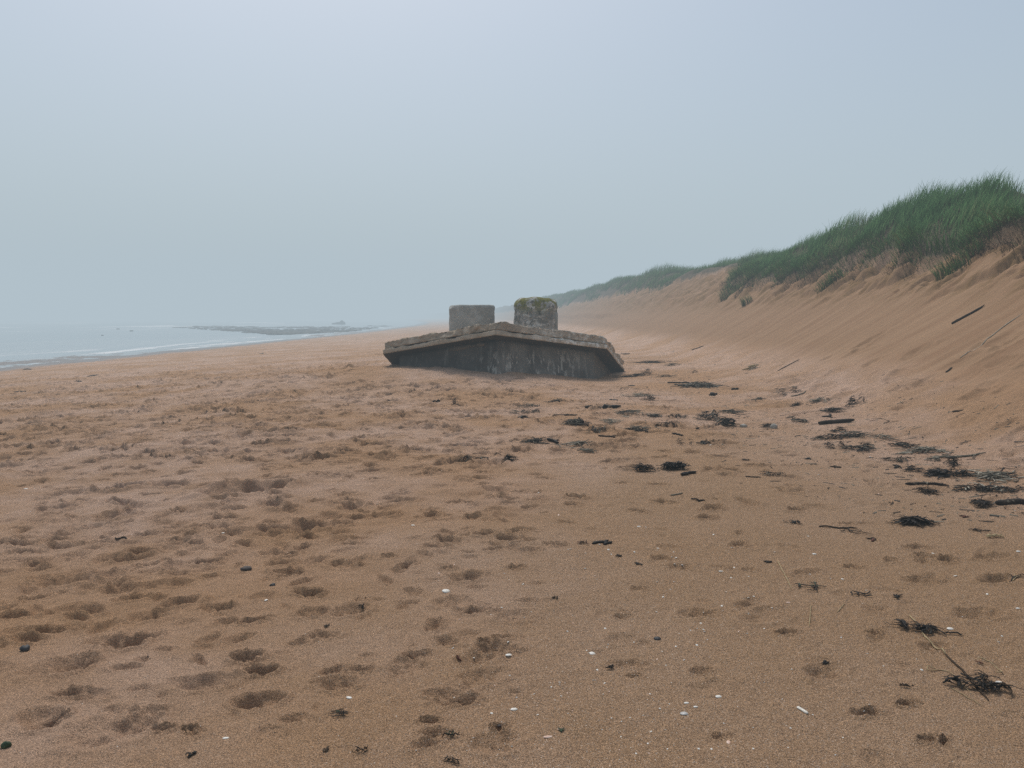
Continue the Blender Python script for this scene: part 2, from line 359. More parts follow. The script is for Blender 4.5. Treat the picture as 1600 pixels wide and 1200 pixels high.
def mat_wall():
    g = NT('tarred_wall'); p = g.obj()
    a = g.noise(p, 1.6, 5, .6); b = g.noise(p, 9, 4, .6)
    col = g.mix(g.rng(a, .35, .65), (.056, .052, .046), (.092, .086, .076))
    col = g.mix(g.rng(b, .5, .75, 0, .6), col, (.115, .11, .10))
    xyz = g.n('SeparateXYZ', Vector=p)
    col = g.mix(g.rng(xyz.outputs[0], -.02, .06, 0, .7), col, g.mix(g.rng(a, .35, .62), (.13, .122, .108), (.25, .238, .21)))   # the landward face is coloured lighter
    # pale runs and vertical board marks
    st = g.noise(g.scale(p, (7.0, 7.0, .35)), 1.0, 3, .7)
    col = g.mix(g.rng(st, .57, .66, 0, .5), col, (.19, .185, .165))
    # peeling white patches low on the wall round the front corner
    pe = g.noise(g.scale(p, (6.5, 6.5, 1.7)), 1.3, 6, .75)
    low = g.math('MULTIPLY', g.rng(xyz.outputs[2], 1.0, .45), g.rng(g.math('ABSOLUTE', g.math('SUBTRACT', xyz.outputs[0], 1.0)), 2.1, .4))
    col = g.mix(g.math('MULTIPLY', low, g.rng(pe, .535, .575)), col, (.42, .40, .35))
    col = g.mix(g.math('MULTIPLY', g.rng(xyz.outputs[2], .6, .85), g.math('MULTIPLY', g.rng(pe, .54, .62, 0, .5), g.rng(xyz.outputs[0], .8, 2.0))), col, (.13, .115, .055))
    # return on the landward side, set to an even grey
    col = g.mix(g.rng(xyz.outputs[0], 2.46, 2.54, 0, .9), col, (.17, .16, .14))
    g.bsdf(col, .88, g.bump(g.math('ADD', st, b), .5, .012), .3)
    return g.m

def mat_plain(name, c1, c2, rough, scale=18., bump=.3, spec=.35, dist=.004):
    g = NT(name); p = g.obj()
    a = g.noise(p, scale, 3, .6); b = g.noise(p, scale * 6, 2, .6)
    col = g.mix(g.rng(a, .35, .65), c1, c2)
    g.bsdf(col, rough, g.bump(b, bump, dist), spec)
    return g.m

def mat_grass(name, c1, c2, c3, base):
    g = NT(name)
    r = g.attr('tone'); t = g.attr('along')
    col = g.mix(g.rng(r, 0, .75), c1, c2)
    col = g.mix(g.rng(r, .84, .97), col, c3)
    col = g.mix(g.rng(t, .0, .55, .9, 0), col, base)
    g.bsdf(col, .8, None, .06)
    return g.m

# ------------------------------------------------------------------ setting: sand, sea, fog
def build_ground():
    nr, nt = GX.shape
    V = np.stack([GX, GY, GZ], -1)[:, :-1].reshape(-1, 3)          # last column closes on the first
    nt -= 1
    i = np.arange(nr - 1)[:, None]; j = np.arange(nt)[None, :]
    j2 = (j + 1) % nt
    quads = np.stack([i * nt + j, i * nt + j2, (i + 1) * nt + j2, (i + 1) * nt + j], -1)
    quads = quads[1:].reshape(-1, 4)[:, ::-1]
    k = np.arange(nt)
    tris = np.stack([np.zeros(nt, int), nt + k, nt + (k + 1) % nt], -1)[:, ::-1]
    me = np_mesh('beach', V, [quads, tris])
    X = V[:, 0]; Y = V[:, 1]
    vattr(me, 'face', FACE[:, :-1]); vattr(me, 'grassy', GRASS[:, :-1])
    u = X - toe(Y)
    vattr(me, 'upper', FACE[:, :-1].ravel() * sstep(2.6, 4.4, u))
    c = sstep(-2.2, .8, X + .9 * fbm(X * .7, Y * .7, 61, 3) + .35 * (4 - Y)) * (1 - sstep(7, 13, Y + 2 * fbm(X * .4, Y * .4, 62, 2))) * (1 - sstep(3.4, 5.4, X))
    vattr(me, 'coarse', np.clip(c, 0, 1))
    o = link('beach_ground', me, [mat_sand()], smooth=True)
    tag(o, 'reddish brown sand beach rising into a steep bare dune face', 'beach', kind='structure')

def build_sea():
    # open water as a grid refined toward the shore, with a low swell
    xs = np.concatenate([-np.geomspace(1500, 60, 60), np.linspace(-58, -20, 60)])
    ys = np.concatenate([-np.geomspace(900, 20, 15), np.linspace(-15, 300, 220), np.geomspace(310, 1750, 60)])
    X, Y = np.meshgrid(xs, ys, indexing='ij')
    X = X + shore_shift(Y)
    Z = SEA_Z + .03 * fbm(X * .25, Y * .05, 71, 2) * sstep(-36, -60, X)
    n, m = X.shape
    i = np.arange(n - 1)[:, None]; j = np.arange(m - 1)[None, :]
    q = np.stack([i * m + j, (i + 1) * m + j, (i + 1) * m + j + 1, i * m + j + 1], -1).reshape(-1, 4)
    o = link('sea', np_mesh('sea', np.stack([X, Y, Z], -1).reshape(-1, 3), q), [mat_sea()], smooth=True)
    tag(o, 'calm pale grey sea fading into the fog', 'sea', kind='structure')

def build_fog():
    L, z0, z1 = 1750, -6, FOG_TOP
    V = [(sx * L, sy * L, z) for z in (z0, z1) for sx, sy in ((-1, -1), (1, -1), (1, 1), (-1, 1))]
    F = [(3, 2, 1, 0), (4, 5, 6, 7), (0, 1, 5, 4), (1, 2, 6, 5), (2, 3, 7, 6), (3, 0, 4, 7)]
    o = link('fog', np_mesh('fog', V, np.array(F)), [mat_fog(FOG_SIGMA, FOG_COLOR, FOG_K)])
    tag(o, 'pale grey sea fog hanging over the whole beach', 'fog', kind='stuff')

FOG_TOP, FOG_SIGMA, FOG_COLOR, FOG_K = 100, .0033, (.442, .530, .588), 1.0
build_ground(); build_sea(); build_fog()

# ------------------------------------------------------------------ the pillbox
def prism(poly, ztop, depth, off, ins=0., step=.12, rough=.0, seed=1, N=None, grow=None):
    """Rough hexagonal slab in a tilted plane. poly: xy corners; ztop(x, y): plane; off: start below plane; depth along -N"""
    P = [Vector(p) for p in poly]; n = len(P); c = sum(P, Vector((0, 0))) / n
    ring = []
    for k in range(n):
        a, b = P[k], P[(k + 1) % n]; m = max(2, int((b - a).length / step))
        for s in range(m): ring.append(a.lerp(b, s / m))
    if ins:
        # inset by moving edges inward
        ln = []
        for k in range(n):
            a, b = P[k], P[(k + 1) % n]; d = (b - a).normalized(); nn = Vector((-d.y, d.x))
            if nn.dot(c - a) < 0: nn = -nn
            ln.append((a + nn * ins, d))
        Q = []
        for k in range(n):
            (p, d), (q, e) = ln[k - 1], ln[k]
            t = ((q - p).x * e.y - (q - p).y * e.x) / (d.x * e.y - d.y * e.x)
            Q.append(p + d * t)
        return prism([tuple(q) for q in Q], ztop, depth, off, 0, step, rough, seed, N)
    m = len(ring)
    nl = max(2, int(depth / step) + 1)
    V = []; 
    fr = [1, .985, .7, .4]                       # top rings then sides then bottom rings
    rows = []
    for f in reversed(fr[1:]): rows.append((f, 0.))
    for l in range(nl + 1): rows.append((1., l / nl))
    for f in fr[1:]: rows.append((f, 1.))
    for (f, dz) in rows:
        for q in ring:
            w = c + (q - c) * f
            base = Vector((w.x, w.y, ztop(w.x, w.y)))
            V.append(base - N * (off + dz * depth))
    V = np.array([tuple(v) for v in V])
    R = len(rows)
    i = np.arange(R - 1)[:, None]; j = np.arange(m)[None, :]
    q = np.stack([i * m + j, i * m + (j + 1) % m, (i + 1) * m + (j + 1) % m, (i + 1) * m + j], -1).reshape(-1, 4)
    tc = Vector((c.x, c.y, ztop(c.x, c.y))) - N * off; bc = tc - N * depth
    V = np.vstack([V, [tuple(tc)], [tuple(bc)]])
    k = np.arange(m); T0 = len(V) - 2; B0 = len(V) - 1
    t1 = np.stack([np.full(m, T0), (k + 1) % m, k], -1); L = (R - 1) * m
    t2 = np.stack([np.full(m, B0), L + k, L + (k + 1) % m], -1)
    if rough:
        ctr = np.array([c.x, c.y])
        d = V[:, :2] - ctr; dl = np.maximum(np.linalg.norm(d, axis=1), .01)[:, None]; d = d / dl
        s = np.cumsum(np.ones(len(V)))
        nz = (.6 * fbm(V[:, 0] * 4.3 + V[:, 2] * 9, V[:, 1] * 4.3 + V[:, 2] * 7, seed, 3) + .8 * fbm(V[:, 0] * 13 + V[:, 2] * 17, V[:, 1] * 13 + V[:, 2] * 15, seed + 40, 3))
        edge = np.zeros(len(V)); edge[:R * m] = np.repeat([1. if a == 1 else (.6 if a == .985 else 0) for a, _ in rows], m)
        topm = np.zeros(len(V)); topm[:R * m] = np.repeat([1. if b == 0 else 0. for _, b in rows], m)
        V[:, :2] += d * (nz * rough * 1.2 * edge)[:, None]
        bite = sstep(.16, .34, fbm(V[:, 0] * 1.7 + 31, V[:, 1] * 1.7 + V[:, 2] * 2.5, seed + 21, 3))
        V[:, :2] -= d * (bite * edge * rough * 1.5)[:, None]
        V[:, 2] -= bite * topm * edge * rough * 1.2
        V[:, 2] += rough * (fbm(V[:, 0] * 4.6, V[:, 1] * 4.6 + 9, seed + 5, 4)) * topm * 1.3
    return V, [q[:, ::-1], np.vstack([t1, t2])[:, ::-1]]

PB = Vector((-.41, 19.0, 0))
HEXP = [(-.41, 19.0), (2.56, 20.8), (3.52, 24.0), (-.2, 26.4), (-3.45, 24.3), (-3.50, 20.85)]
ZT = lambda x, y: 1.555 - .268 * (y - 19.0) + .020 * (x + .41)
NRM = Vector((-.020, .268, 1)).normalized()

def build_pillbox():
    root = bpy.data.objects.new('pillbox', None); COL.objects.link(root)
    root.location = (PB.x, PB.y, 0)
    tag(root, 'dark walled hexagonal concrete pillbox tipped backward and half sunk in the sand', 'bunker')
    off = np.array([PB.x, PB.y, 0])
    def put(name, VF, mats, parent=root, smooth=False):
        V, F = VF
        return link(name, np_mesh(name, V - off, F), mats, parent, smooth=smooth)
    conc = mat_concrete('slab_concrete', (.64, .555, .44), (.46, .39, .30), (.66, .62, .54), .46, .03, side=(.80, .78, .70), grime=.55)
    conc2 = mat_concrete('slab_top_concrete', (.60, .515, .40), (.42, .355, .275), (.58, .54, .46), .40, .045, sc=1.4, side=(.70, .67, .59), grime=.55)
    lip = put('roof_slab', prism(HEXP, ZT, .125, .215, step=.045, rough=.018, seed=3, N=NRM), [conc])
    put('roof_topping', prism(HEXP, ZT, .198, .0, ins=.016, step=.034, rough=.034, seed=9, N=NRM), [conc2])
    wall = put('wall', prism(HEXP, ZT, 2.2, .338, ins=.40, step=.10, rough=.010, seed=14, N=NRM), [mat_wall()])
    # a smear of hardened mortar squeezed out under the left eave
    q = []
    for t in np.linspace(0, 1, 26):
        x = -.62 - 1.05 * t; y0 = 19.0 + (x + .41) / (-3.09) * 1.85 + .36
        for s in np.linspace(-1, 1, 7):
            w = .055 * math.sqrt(max(.03, 1 - (2 * t - 1) ** 4)) * (1 + .4 * vn(t * 6, 0., 3))
            z = ZT(x, y0) - .372 - .055 + s * w
            q.append((x, y0 - .055 * (1 - s * s) + .012 * vn(t * 14, s * 2, 8), z))
    q = np.array(q); i = np.arange(25)[:, None]; j = np.arange(6)[None, :]
    f = np.stack([i * 7 + j, i * 7 + j + 1, (i + 1) * 7 + j + 1, (i + 1) * 7 + j], -1).reshape(-1, 4)
    tag(put('mortar_smear', (q, [f]), [mat_plain('mortar', (.15, .12, .09), (.09, .075, .06), .95, 9)], wall, True), 'pale strip of mortar stuck under the slab')
build_pillbox()

def drum(name, cx, cy, rx, ry, ztop, zbot, mats, rough, seed, dome, label, cat, chip=None, lean=0.):
    """cast concrete drum: vertical cylinder with weathered rim"""
    m = 96; rows = []
    hh = ztop - zbot
    for f in (.0001, .35, .65, .85): rows.append((f * (1 - dome), hh))
    for a in np.linspace(PI / 2, 0, 7): rows.append((1 - dome + dome * math.cos(a), hh - dome * 1.0 + dome * math.sin(a)))
    for l in np.linspace(hh - dome, 0, int(hh / .05))[1:]: rows.append((1., l))
    V = []
    for (f, z) in rows:
        for k in range(m):
            t = 2 * PI * k / m
            V.append((rx * f * math.sin(t), -ry * f * math.cos(t), z))
    V = np.array(V); t = np.arctan2(V[:, 0], -V[:, 1])
    rad = np.hypot(V[:, 0] / rx, V[:, 1] / ry)
    nz = fbm(np.cos(t) * 2.2 + V[:, 2] * 2.3, np.sin(t) * 2.2 + V[:, 2] * 1.9, seed, 5)
    n2 = np.abs(fbm(np.cos(t) * 7 + V[:, 2] * 6, np.sin(t) * 7 - V[:, 2] * 6, seed + 9, 3))
    k = 1 + rough * (nz - 1.1 * n2)
    V[:, 0] *= k; V[:, 1] *= k
    V[:, 2] += rough * .8 * fbm(V[:, 0] * 2.2, V[:, 1] * 2.2, seed + 3, 3) * (V[:, 2] > hh - dome * 1.2)
    if chip:
        ct, cw, cd = chip
        da = np.abs((t - ct + PI) % (2 * PI) - PI)
        V[:, 2] -= cd * np.exp(-(da / cw) ** 2) * sstep(hh - .25, hh, V[:, 2]) * sstep(.4, .9, rad)
    V[:, 0] += lean * V[:, 2]
    R = len(rows); i = np.arange(R - 1)[:, None]; j = np.arange(m)[None, :]
    q = np.stack([i * m + j, i * m + (j + 1) % m, (i + 1) * m + (j + 1) % m, (i + 1) * m + j], -1).reshape(-1, 4)
    o = link(name, np_mesh(name, V, q[:, ::-1]), mats, loc=(cx, cy, zbot), smooth=True)
    return tag(o, label, cat, 'cast concrete drums behind the pillbox')

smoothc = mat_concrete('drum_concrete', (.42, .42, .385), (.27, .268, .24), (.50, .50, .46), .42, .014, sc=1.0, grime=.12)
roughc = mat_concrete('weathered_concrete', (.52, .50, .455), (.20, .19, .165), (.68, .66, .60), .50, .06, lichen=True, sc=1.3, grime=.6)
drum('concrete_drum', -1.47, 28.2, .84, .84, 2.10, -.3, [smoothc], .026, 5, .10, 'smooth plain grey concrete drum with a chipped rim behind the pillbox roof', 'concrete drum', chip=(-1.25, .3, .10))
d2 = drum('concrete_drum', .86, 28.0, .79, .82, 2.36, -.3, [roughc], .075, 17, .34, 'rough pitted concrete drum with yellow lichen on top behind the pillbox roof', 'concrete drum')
V = []
fl = []
def side_slab():
    # upright slab stuck to the landward side of the rough drum
    xs = np.linspace(0, 1, 9); zs = np.linspace(0, 1, 30)
    V = []
    for side in (0, 1):
        for z in zs:
            for x in xs:
                V.append((.52 + .27 * x + .012 * vn(z * 6, x * 3, 4), -.34 + .42 * side + .02 * vn(z * 5, x * 4, 8 + side), z * (2.22 - .10 * x * x + .02 * vn(x * 7, 0., 6))))
    V = np.array(V); n = len(xs); m = len(zs); S = n * m
    i = np.arange(m - 1)[:, None]; j = np.arange(n - 1)[None, :]
    f = np.stack([i * n + j, i * n + j + 1, (i + 1) * n + j + 1, (i + 1) * n + j], -1).reshape(-1, 4)
    F = [f, f[:, ::-1] + S]
    k = np.arange(m - 1); e = []
    for jj, fl_ in ((0, 1), (n - 1, 0)):
        a = np.stack([k * n + jj, (k + 1) * n + jj, (k + 1) * n + jj + S, k * n + jj + S], -1); e.append(a if not fl_ else a[:, ::-1])
    k = np.arange(n - 1); a = (m - 1) * n
    e.append(np.stack([a + k, a + k + 1, a + k + 1 + S, a + k + S], -1))
    F.append(np.vstack(e))
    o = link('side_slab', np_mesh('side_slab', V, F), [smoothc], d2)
side_slab()

# ------------------------------------------------------------------ marram grass
def blades(name, X, Y, length, width, lean_dir, lean, droop, seed, mats, tone=None, nseg=3, zoff=-.03):
    """one mesh of bent tapering blades rooted at X, Y"""
    r = np.random.default_rng(seed); n = len(X)
    Z = H(X, Y) + zoff
    az = lean_dir + r.normal(0, .75, n)                       # lean heading per blade
    ln = length; wd = width
    th0 = np.abs(r.normal(0, .16, n)) + lean * .4             # tilt from vertical at the root
    th1 = th0 + lean + np.abs(r.normal(droop, droop * .6, n))
    face = az + PI / 2 + r.normal(0, .6, n)
    px, py, pz = X.copy(), Y.copy(), Z.copy()
    V = []; al = []
    for s in range(nseg + 1):
        t = s / nseg
        w = wd * (1 - t) ** .7 * (.55 + .45 * min(1, t * 3))
        if s < nseg:
            V.append(np.stack([px - np.cos(face) * w, py - np.sin(face) * w, pz], -1)); V.append(np.stack([px + np.cos(face) * w, py + np.sin(face) * w, pz], -1)); al += [t, t]
        else:
            V.append(np.stack([px, py, pz], -1)); al += [1.]
        th = th0 + (th1 - th0) * ((s + .5) / nseg) ** 1.4
        d = ln / nseg
        px = px + np.cos(az) * np.sin(th) * d; py = py + np.sin(az) * np.sin(th) * d; pz = pz + np.cos(th) * d
    k = 2 * nseg + 1
    VV = np.stack(V, 1).reshape(-1, 3)
    b = np.arange(n)[:, None] * k
    quads = np.concatenate([b + np.array([[2 * s, 2 * s + 1, 2 * s + 3, 2 * s + 2]]) for s in range(nseg - 1)], 0)
    tri = b + np.array([[2 * nseg - 2, 2 * nseg - 1, 2 * nseg]])
    me = np_mesh(name, VV, [quads, tri])
    if tone is None: tone = r.random(n)
    vattr(me, 'tone', np.repeat(np.clip(tone, 0, 1), k)); vattr(me, 'along', np.tile(np.array(al), n))
    return link(name, me, mats)

def sample_dune(n, y0, y1, o0, o1, seed, bias=1.):
    r = np.random.default_rng(seed)
    Y = y0 + (y1 - y0) * r.random(n) ** bias
    o = o0 + (o1 - o0) * r.random(n)
    ue = uedge(Y * 0, Y)
    return toe(Y) + ue + o, Y, o

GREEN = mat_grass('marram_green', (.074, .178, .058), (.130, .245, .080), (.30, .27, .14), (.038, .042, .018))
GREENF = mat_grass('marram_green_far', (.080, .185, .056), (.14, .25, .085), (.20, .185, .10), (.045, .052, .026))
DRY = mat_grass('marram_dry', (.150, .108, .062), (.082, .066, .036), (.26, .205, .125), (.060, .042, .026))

def tuft_mask(X, Y, seed):
    return .62 + .55 * vn(X * .9, Y * .8, seed) + .35 * vn(X * 2.6, Y * 2.4, seed + 1)

# near dune, dense
def build_grass():
    r = np.random.default_rng(3)
    X, Y, o = sample_dune(98000, 6, 50, .02, 6.5, 31, 1.12)
    keep = (r.random(len(X)) < tuft_mask(X, Y, 81) * np.where(o < 3.6, 1., .45)) & ~((Y > 46) & (o < .25))
    X, Y, o = X[keep], Y[keep], o[keep]
    L = (.60 + .48 * r.random(len(X))) * (.72 + .42 * vn(X * .9, Y * .8, 83)) * sstep(-.35, .5, o)
    tone = r.random(len(X)) * .66 + .36 * vn(X * .7, Y * .6, 84) + .16
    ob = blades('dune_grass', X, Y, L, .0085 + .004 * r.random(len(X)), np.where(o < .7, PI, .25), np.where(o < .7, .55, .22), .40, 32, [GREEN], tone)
    tag(ob, 'tall dark green marram grass crowning the nearer dune', 'dune grass', kind='stuff')
    # dune further along, past the blowout
    X, Y, o = sample_dune(90000, 47, 290, -.1, 11, 41, 1.55)
    keep = r.random(len(X)) < tuft_mask(X * .6, Y * .6, 91) * 1.15
    keep &= ~((o < 1.2) & (vn(X * .35, Y * .12, 93) > .15))
    X, Y, o = X[keep], Y[keep], o[keep]
    k = sstep(45, 180, Y)
    L = (.65 + .45 * r.random(len(X))) * (.8 + .5 * vn(X * .4, Y * .25, 94))
    ob = blades('dune_grass', X, Y, L, .013 + .030 * k, .25, .25, .40, 42, [GREENF], None, 2)
    tag(ob, 'paler green marram grass on the far dune dissolving into the fog', 'dune grass', kind='stuff')
    # dead thatch and roots hanging over the broken edge
    X, Y, o = sample_dune(11000, 8, 47, -.30, .35, 51, 1.1)
    keep = r.random(len(X)) < (.42 + .75 * vn(Y * .55, Y * 0, 95) + .3 * vn(X * 3, Y * 3, 96))
    X, Y, o = X[keep], Y[keep], o[keep]
    L = (.22 + .34 * r.random(len(X))) * np.where(o < 0, .65, 1)
    ob = blades('dead_thatch', X, Y, L, .0065 + .003 * r.random(len(X)), PI, .95, .9, 52, [DRY], None, 3, -.01)
    tag(ob, 'brown dead grass and roots fringing the crumbling dune edge', 'dead grass', kind='stuff')
    # green tongues that have slumped down the face: each a plant of its own
    for (y, o0, rad, n, lab) in [(40.6, -.25, .6, 520, 'green grass tongue at the far low corner of the nearer dune'),
                                 (26.4, -.55, .42, 330, 'fallen green tussock slumped on the sand halfway along the dune edge'),
                                 (34.5, -1.15, .22, 120, 'small sparse tuft alone on the sand below the dune edge'),
                                 (18.7, -.35, .45, 340, 'dark tussock hanging just below the tallest grass')]:
        a = 2 * PI * r.random(n); q = rad * np.sqrt(r.random(n))
        cx = float(toe(y) + np.interp(y, UY, UE) + o0)
        X = cx + q * np.cos(a); Y = y + q * np.sin(a) * 1.5
        base = (cx, y, float(H(cx, y)))
        ob = blades('grass_tuft', X, Y, (.30 + .35 * r.random(n)), .008 + .004 * r.random(n), PI * .9, .45, .5, int(y * 10), [GREEN, DRY], r.random(n))
        me = ob.data
        co = np.empty(len(me.vertices) * 3, dtype=np.float32); me.vertices.foreach_get('co', co); co = co.reshape(-1, 3) - np.array(base, dtype=np.float32)
        me.vertices.foreach_set('co', co.ravel()); me.update(); ob.location = base
        mi = np.zeros(len(me.polygons), dtype=np.int32); mi[(np.arange(len(mi)) // 1) % n < n * .25] = 1; me.polygons.foreach_set('material_index', mi)
        tag(ob, lab, 'grass tuft')
build_grass()

# ------------------------------------------------------------------ things lying on the sand
M_BLACK = mat_plain('wrack_black', (.008, .007, .006), (.020, .016, .012), .6, 30, .5, .18)
M_BROWN = mat_plain('wrack_brown', (.040, .026, .015), (.070, .045, .026), .7, 30, .4, .15)
M_DRY = mat_plain('dry_stem', (.21, .185, .135), (.095, .082, .060), .85, 24, .3)
M_PALE = mat_plain('bleached_stem', (.42, .38, .30), (.27, .24, .18), .85, 24, .3)
M_STRAW = mat_plain('straw', (.40, .31, .17), (.29, .21, .11), .8, 30, .2)
M_WOOD = mat_plain('driftwood', (.060, .046, .034), (.028, .022, .017), .9, 14, .8, .3, .008)
M_SHELL = mat_plain('white_shell', (.80, .77, .70), (.62, .58, .50), .5, 60, .2)
M_GREYSHELL = mat_plain('grey_shell', (.36, .35, .33), (.62, .60, .56), .5, 45, .2)
M_PINK = mat_plain('pink_shell', (.62, .40, .30), (.72, .56, .45), .5, 50, .2)
M_STONE = mat_plain('pebble_stone', (.100, .078, .064), (.055, .045, .040), .7, 40, .4)
M_SLATE = mat_plain('dark_stone', (.030, .030, .032), (.060, .058, .056), .6, 40, .4)
M_GREEN = mat_plain('green_weed', (.020, .048, .018), (.038, .06, .02), .5, 40, .4)
M_RUST = mat_plain('red_weed', (.12, .035, .018), (.07, .025, .014), .7, 40, .4)
M_FILM = mat_plain('pale_sponge', (.46, .42, .36), (.32, .29, .24), .85, 30, .6)
M_ROCK = mat_plain('reef_rock', (.125, .13, .12), (.07, .072, .065), .85, 3, .6, .3, .05)
MATS = dict(k=M_BLACK, b=M_BROWN, d=M_DRY, p=M_PALE, s=M_STRAW, w=M_WOOD, g=M_GREEN, r=M_RUST, f=M_FILM)

class Heap:
    """collects ribbons and stems (world space) and links them as one mesh"""
    def __init__(self, seed): self.V = []; self.Q = []; self.MI = []; self.n = 0; self.r = random.Random(seed); self.slots = []
    def tube(self, pts, w, t, mk, sides=5, taper=(.6, .25)):
        """pts: (n,3) centre line; w half width, t half thickness (flat ribbons have t << w)"""
        pts = np.asarray(pts, dtype=float); n = len(pts)
        d = np.gradient(pts, axis=0); d /= np.maximum(np.linalg.norm(d, axis=1), 1e-6)[:, None]
        tw = self.r.uniform(-.9, .9)
        sdir = np.stack([-d[:, 1], d[:, 0], np.full(n, tw * .4)], -1); sdir /= np.maximum(np.linalg.norm(sdir, axis=1), 1e-6)[:, None]
        up = np.cross(d, sdir)
        s = np.linspace(0, 1, n)
        prof = np.minimum(1, np.minimum(taper[0] + s * 5, taper[1] + (1 - s) * 4))
        ring = []
        for k in range(sides):
            a = 2 * PI * k / sides
            ring.append(pts + sdir * (w * prof * math.cos(a))[:, None] + up * (t * prof * math.sin(a))[:, None])
        V = np.stack(ring, 1).reshape(-1, 3)
        i = np.arange(n - 1)[:, None]; j = np.arange(sides)[None, :]
        q = np.stack([i * sides + j, i * sides + (j + 1) % sides, (i + 1) * sides + (j + 1) % sides, (i + 1) * sides + j], -1).reshape(-1, 4)
        caps = []
        if sides >= 4:
            for b, rev in ((0, True), ((n - 1) * sides, False)):
                for c in range(1, sides - 2, 2): caps.append([b, b + c, b + c + 1, b + c + 2][::-1 if rev else 1])
        q = np.vstack([q, np.array(caps)]) if caps else q
        if mk not in self.slots: self.slots.append(mk)
        self.V.append(V); self.Q.append(q + self.n); self.MI.append(np.full(len(q), self.slots.index(mk), dtype=np.int32)); self.n += len(V)
    def path(self, x, y, ang, length, curl=.5, n=8, lift=.01, base=.0, hump=0.):
        """random walk on the sand from its middle"""
        r = self.r; a = ang; P = [(0., 0.)]; st = length / (n - 1)
        bend = r.gauss(0, curl)
        for k in range(n - 1):
            a += bend / n * 2 + r.gauss(0, curl * .55); P.append((P[-1][0] + st * math.cos(a), P[-1][1] + st * math.sin(a)))
        P = np.array(P); P += np.array([x, y]) - P[n // 2]
        s = np.linspace(0, 1, n)
        z = H(P[:, 0], P[:, 1]) + lift + hump * np.sin(s * PI) + np.array([abs(r.gauss(0, .5)) for _ in range(n)]) * min(lift * 1.2, .008) + base
        return np.column_stack([P, z])
    def lump(self, x, y, a, b, h, mk, seed=0, n=10, ang=0., sink=.3):
        """closed rounded irregular body (pebble, shell, rock)"""
        th = np.linspace(0, PI, n); ph = np.linspace(0, 2 * PI, 2 * n, endpoint=False)
        T, Pp = np.meshgrid(th, ph, indexing='ij')
        X = np.sin(T) * np.cos(Pp); Y = np.sin(T) * np.sin(Pp); Z = np.cos(T)
        k = 1 + .22 * vn(X * 1.6 + seed, Y * 1.6 + Z * 1.3, seed) + .09 * vn(X * 4 + seed, Y * 4 + Z * 3, seed + 1)
        X, Y, Z = X * k * a, Y * k * b, Z * k * h
        ca, sa = math.cos(ang), math.sin(ang)
        g = float(H(x, y))
        V = np.stack([x + X * ca - Y * sa, y + X * sa + Y * ca, g + Z + h * (1 - 2 * sink)], -1).reshape(-1, 3); m = 2 * n
        i = np.arange(n - 1)[:, None]; j = np.arange(m)[None, :]
        q = np.stack([i * m + j, (i + 1) * m + j, (i + 1) * m + (j + 1) % m, i * m + (j + 1) % m], -1).reshape(-1, 4)
        if mk not in self.slots: self.slots.append(mk)
        self.V.append(V); self.Q.append(q + self.n); self.MI.append(np.full(len(q), self.slots.index(mk), dtype=np.int32)); self.n += len(V)
    def link(self, name, x, y, mats=None, parent=None, origin=None):
        o3 = np.array([x, y, float(H(x, y))]) if origin is None else np.array(origin)
        me = np_mesh(name, np.vstack(self.V) - o3, np.vstack(self.Q))
        o = link(name, me, [MATS[m] if isinstance(m, str) else m for m in self.slots], parent, smooth=True)
        if parent is None: o.location = o3
        me.polygons.foreach_set('material_index', np.concatenate(self.MI)); me.update()
        return o

def pick(r, mix):
    """mix like 'kkkbd'"""
    return r.choice(mix)

def wrack(hp, x, y, w, d, h, mix, n, ang=0.):
    """thin curled weed ribbons tangled flat in an uneven ellipse"""
    r = hp.r
    arms = [(r.gauss(0, .30) * w, r.gauss(0, .26) * d) for _ in range(4)]
    for k in range(n):
        cx, cy = arms[k % 4]; q = abs(r.gauss(0, .5)); a = r.uniform(0, 2 * PI)
        ox, oy = cx * .8 + .26 * w * q * math.cos(a), cy * .8 + .26 * d * q * math.sin(a)
        px = x + ox * math.cos(ang) - oy * math.sin(ang); py = y + ox * math.sin(ang) + oy * math.cos(ang)
        L = r.uniform(.22, .72) * max(w * .9, .05)
        ww = min(.010, .016 * w + .0015) * r.uniform(.45, 1.25)
        hh = h * max(0, 1 - q) * r.random()
        hp.tube(hp.path(px, py, ang + r.gauss(0, .65), L, .55, 11, min(.007, .03 * w), hh, r.uniform(0, .35) * h), ww, ww * r.uniform(.2, .42), pick(r, mix), 5)

def stems(hp, x, y, w, d, h, mix, n, ang=0., thick=.004):
    """stiff thin stems strewn roughly the same way"""
    r = hp.r
    for k in range(n):
        q = abs(r.gauss(0, .6)); a = r.uniform(0, 2 * PI)
        ox, oy = .36 * w * q * math.cos(a), .36 * d * q * math.sin(a)
        px = x + ox * math.cos(ang) - oy * math.sin(ang); py = y + ox * math.sin(ang) + oy * math.cos(ang)
        L = r.uniform(.10, .42) * max(w, .1) * (1.5 if r.random() < .12 else 1)
        t = thick * r.uniform(.6, 1.5)
        hp.tube(hp.path(px, py, ang + r.gauss(0, .75), L, .35, 7, .009, h * max(0, 1 - q) * r.random()), t, t * .8, pick(r, mix), 5)

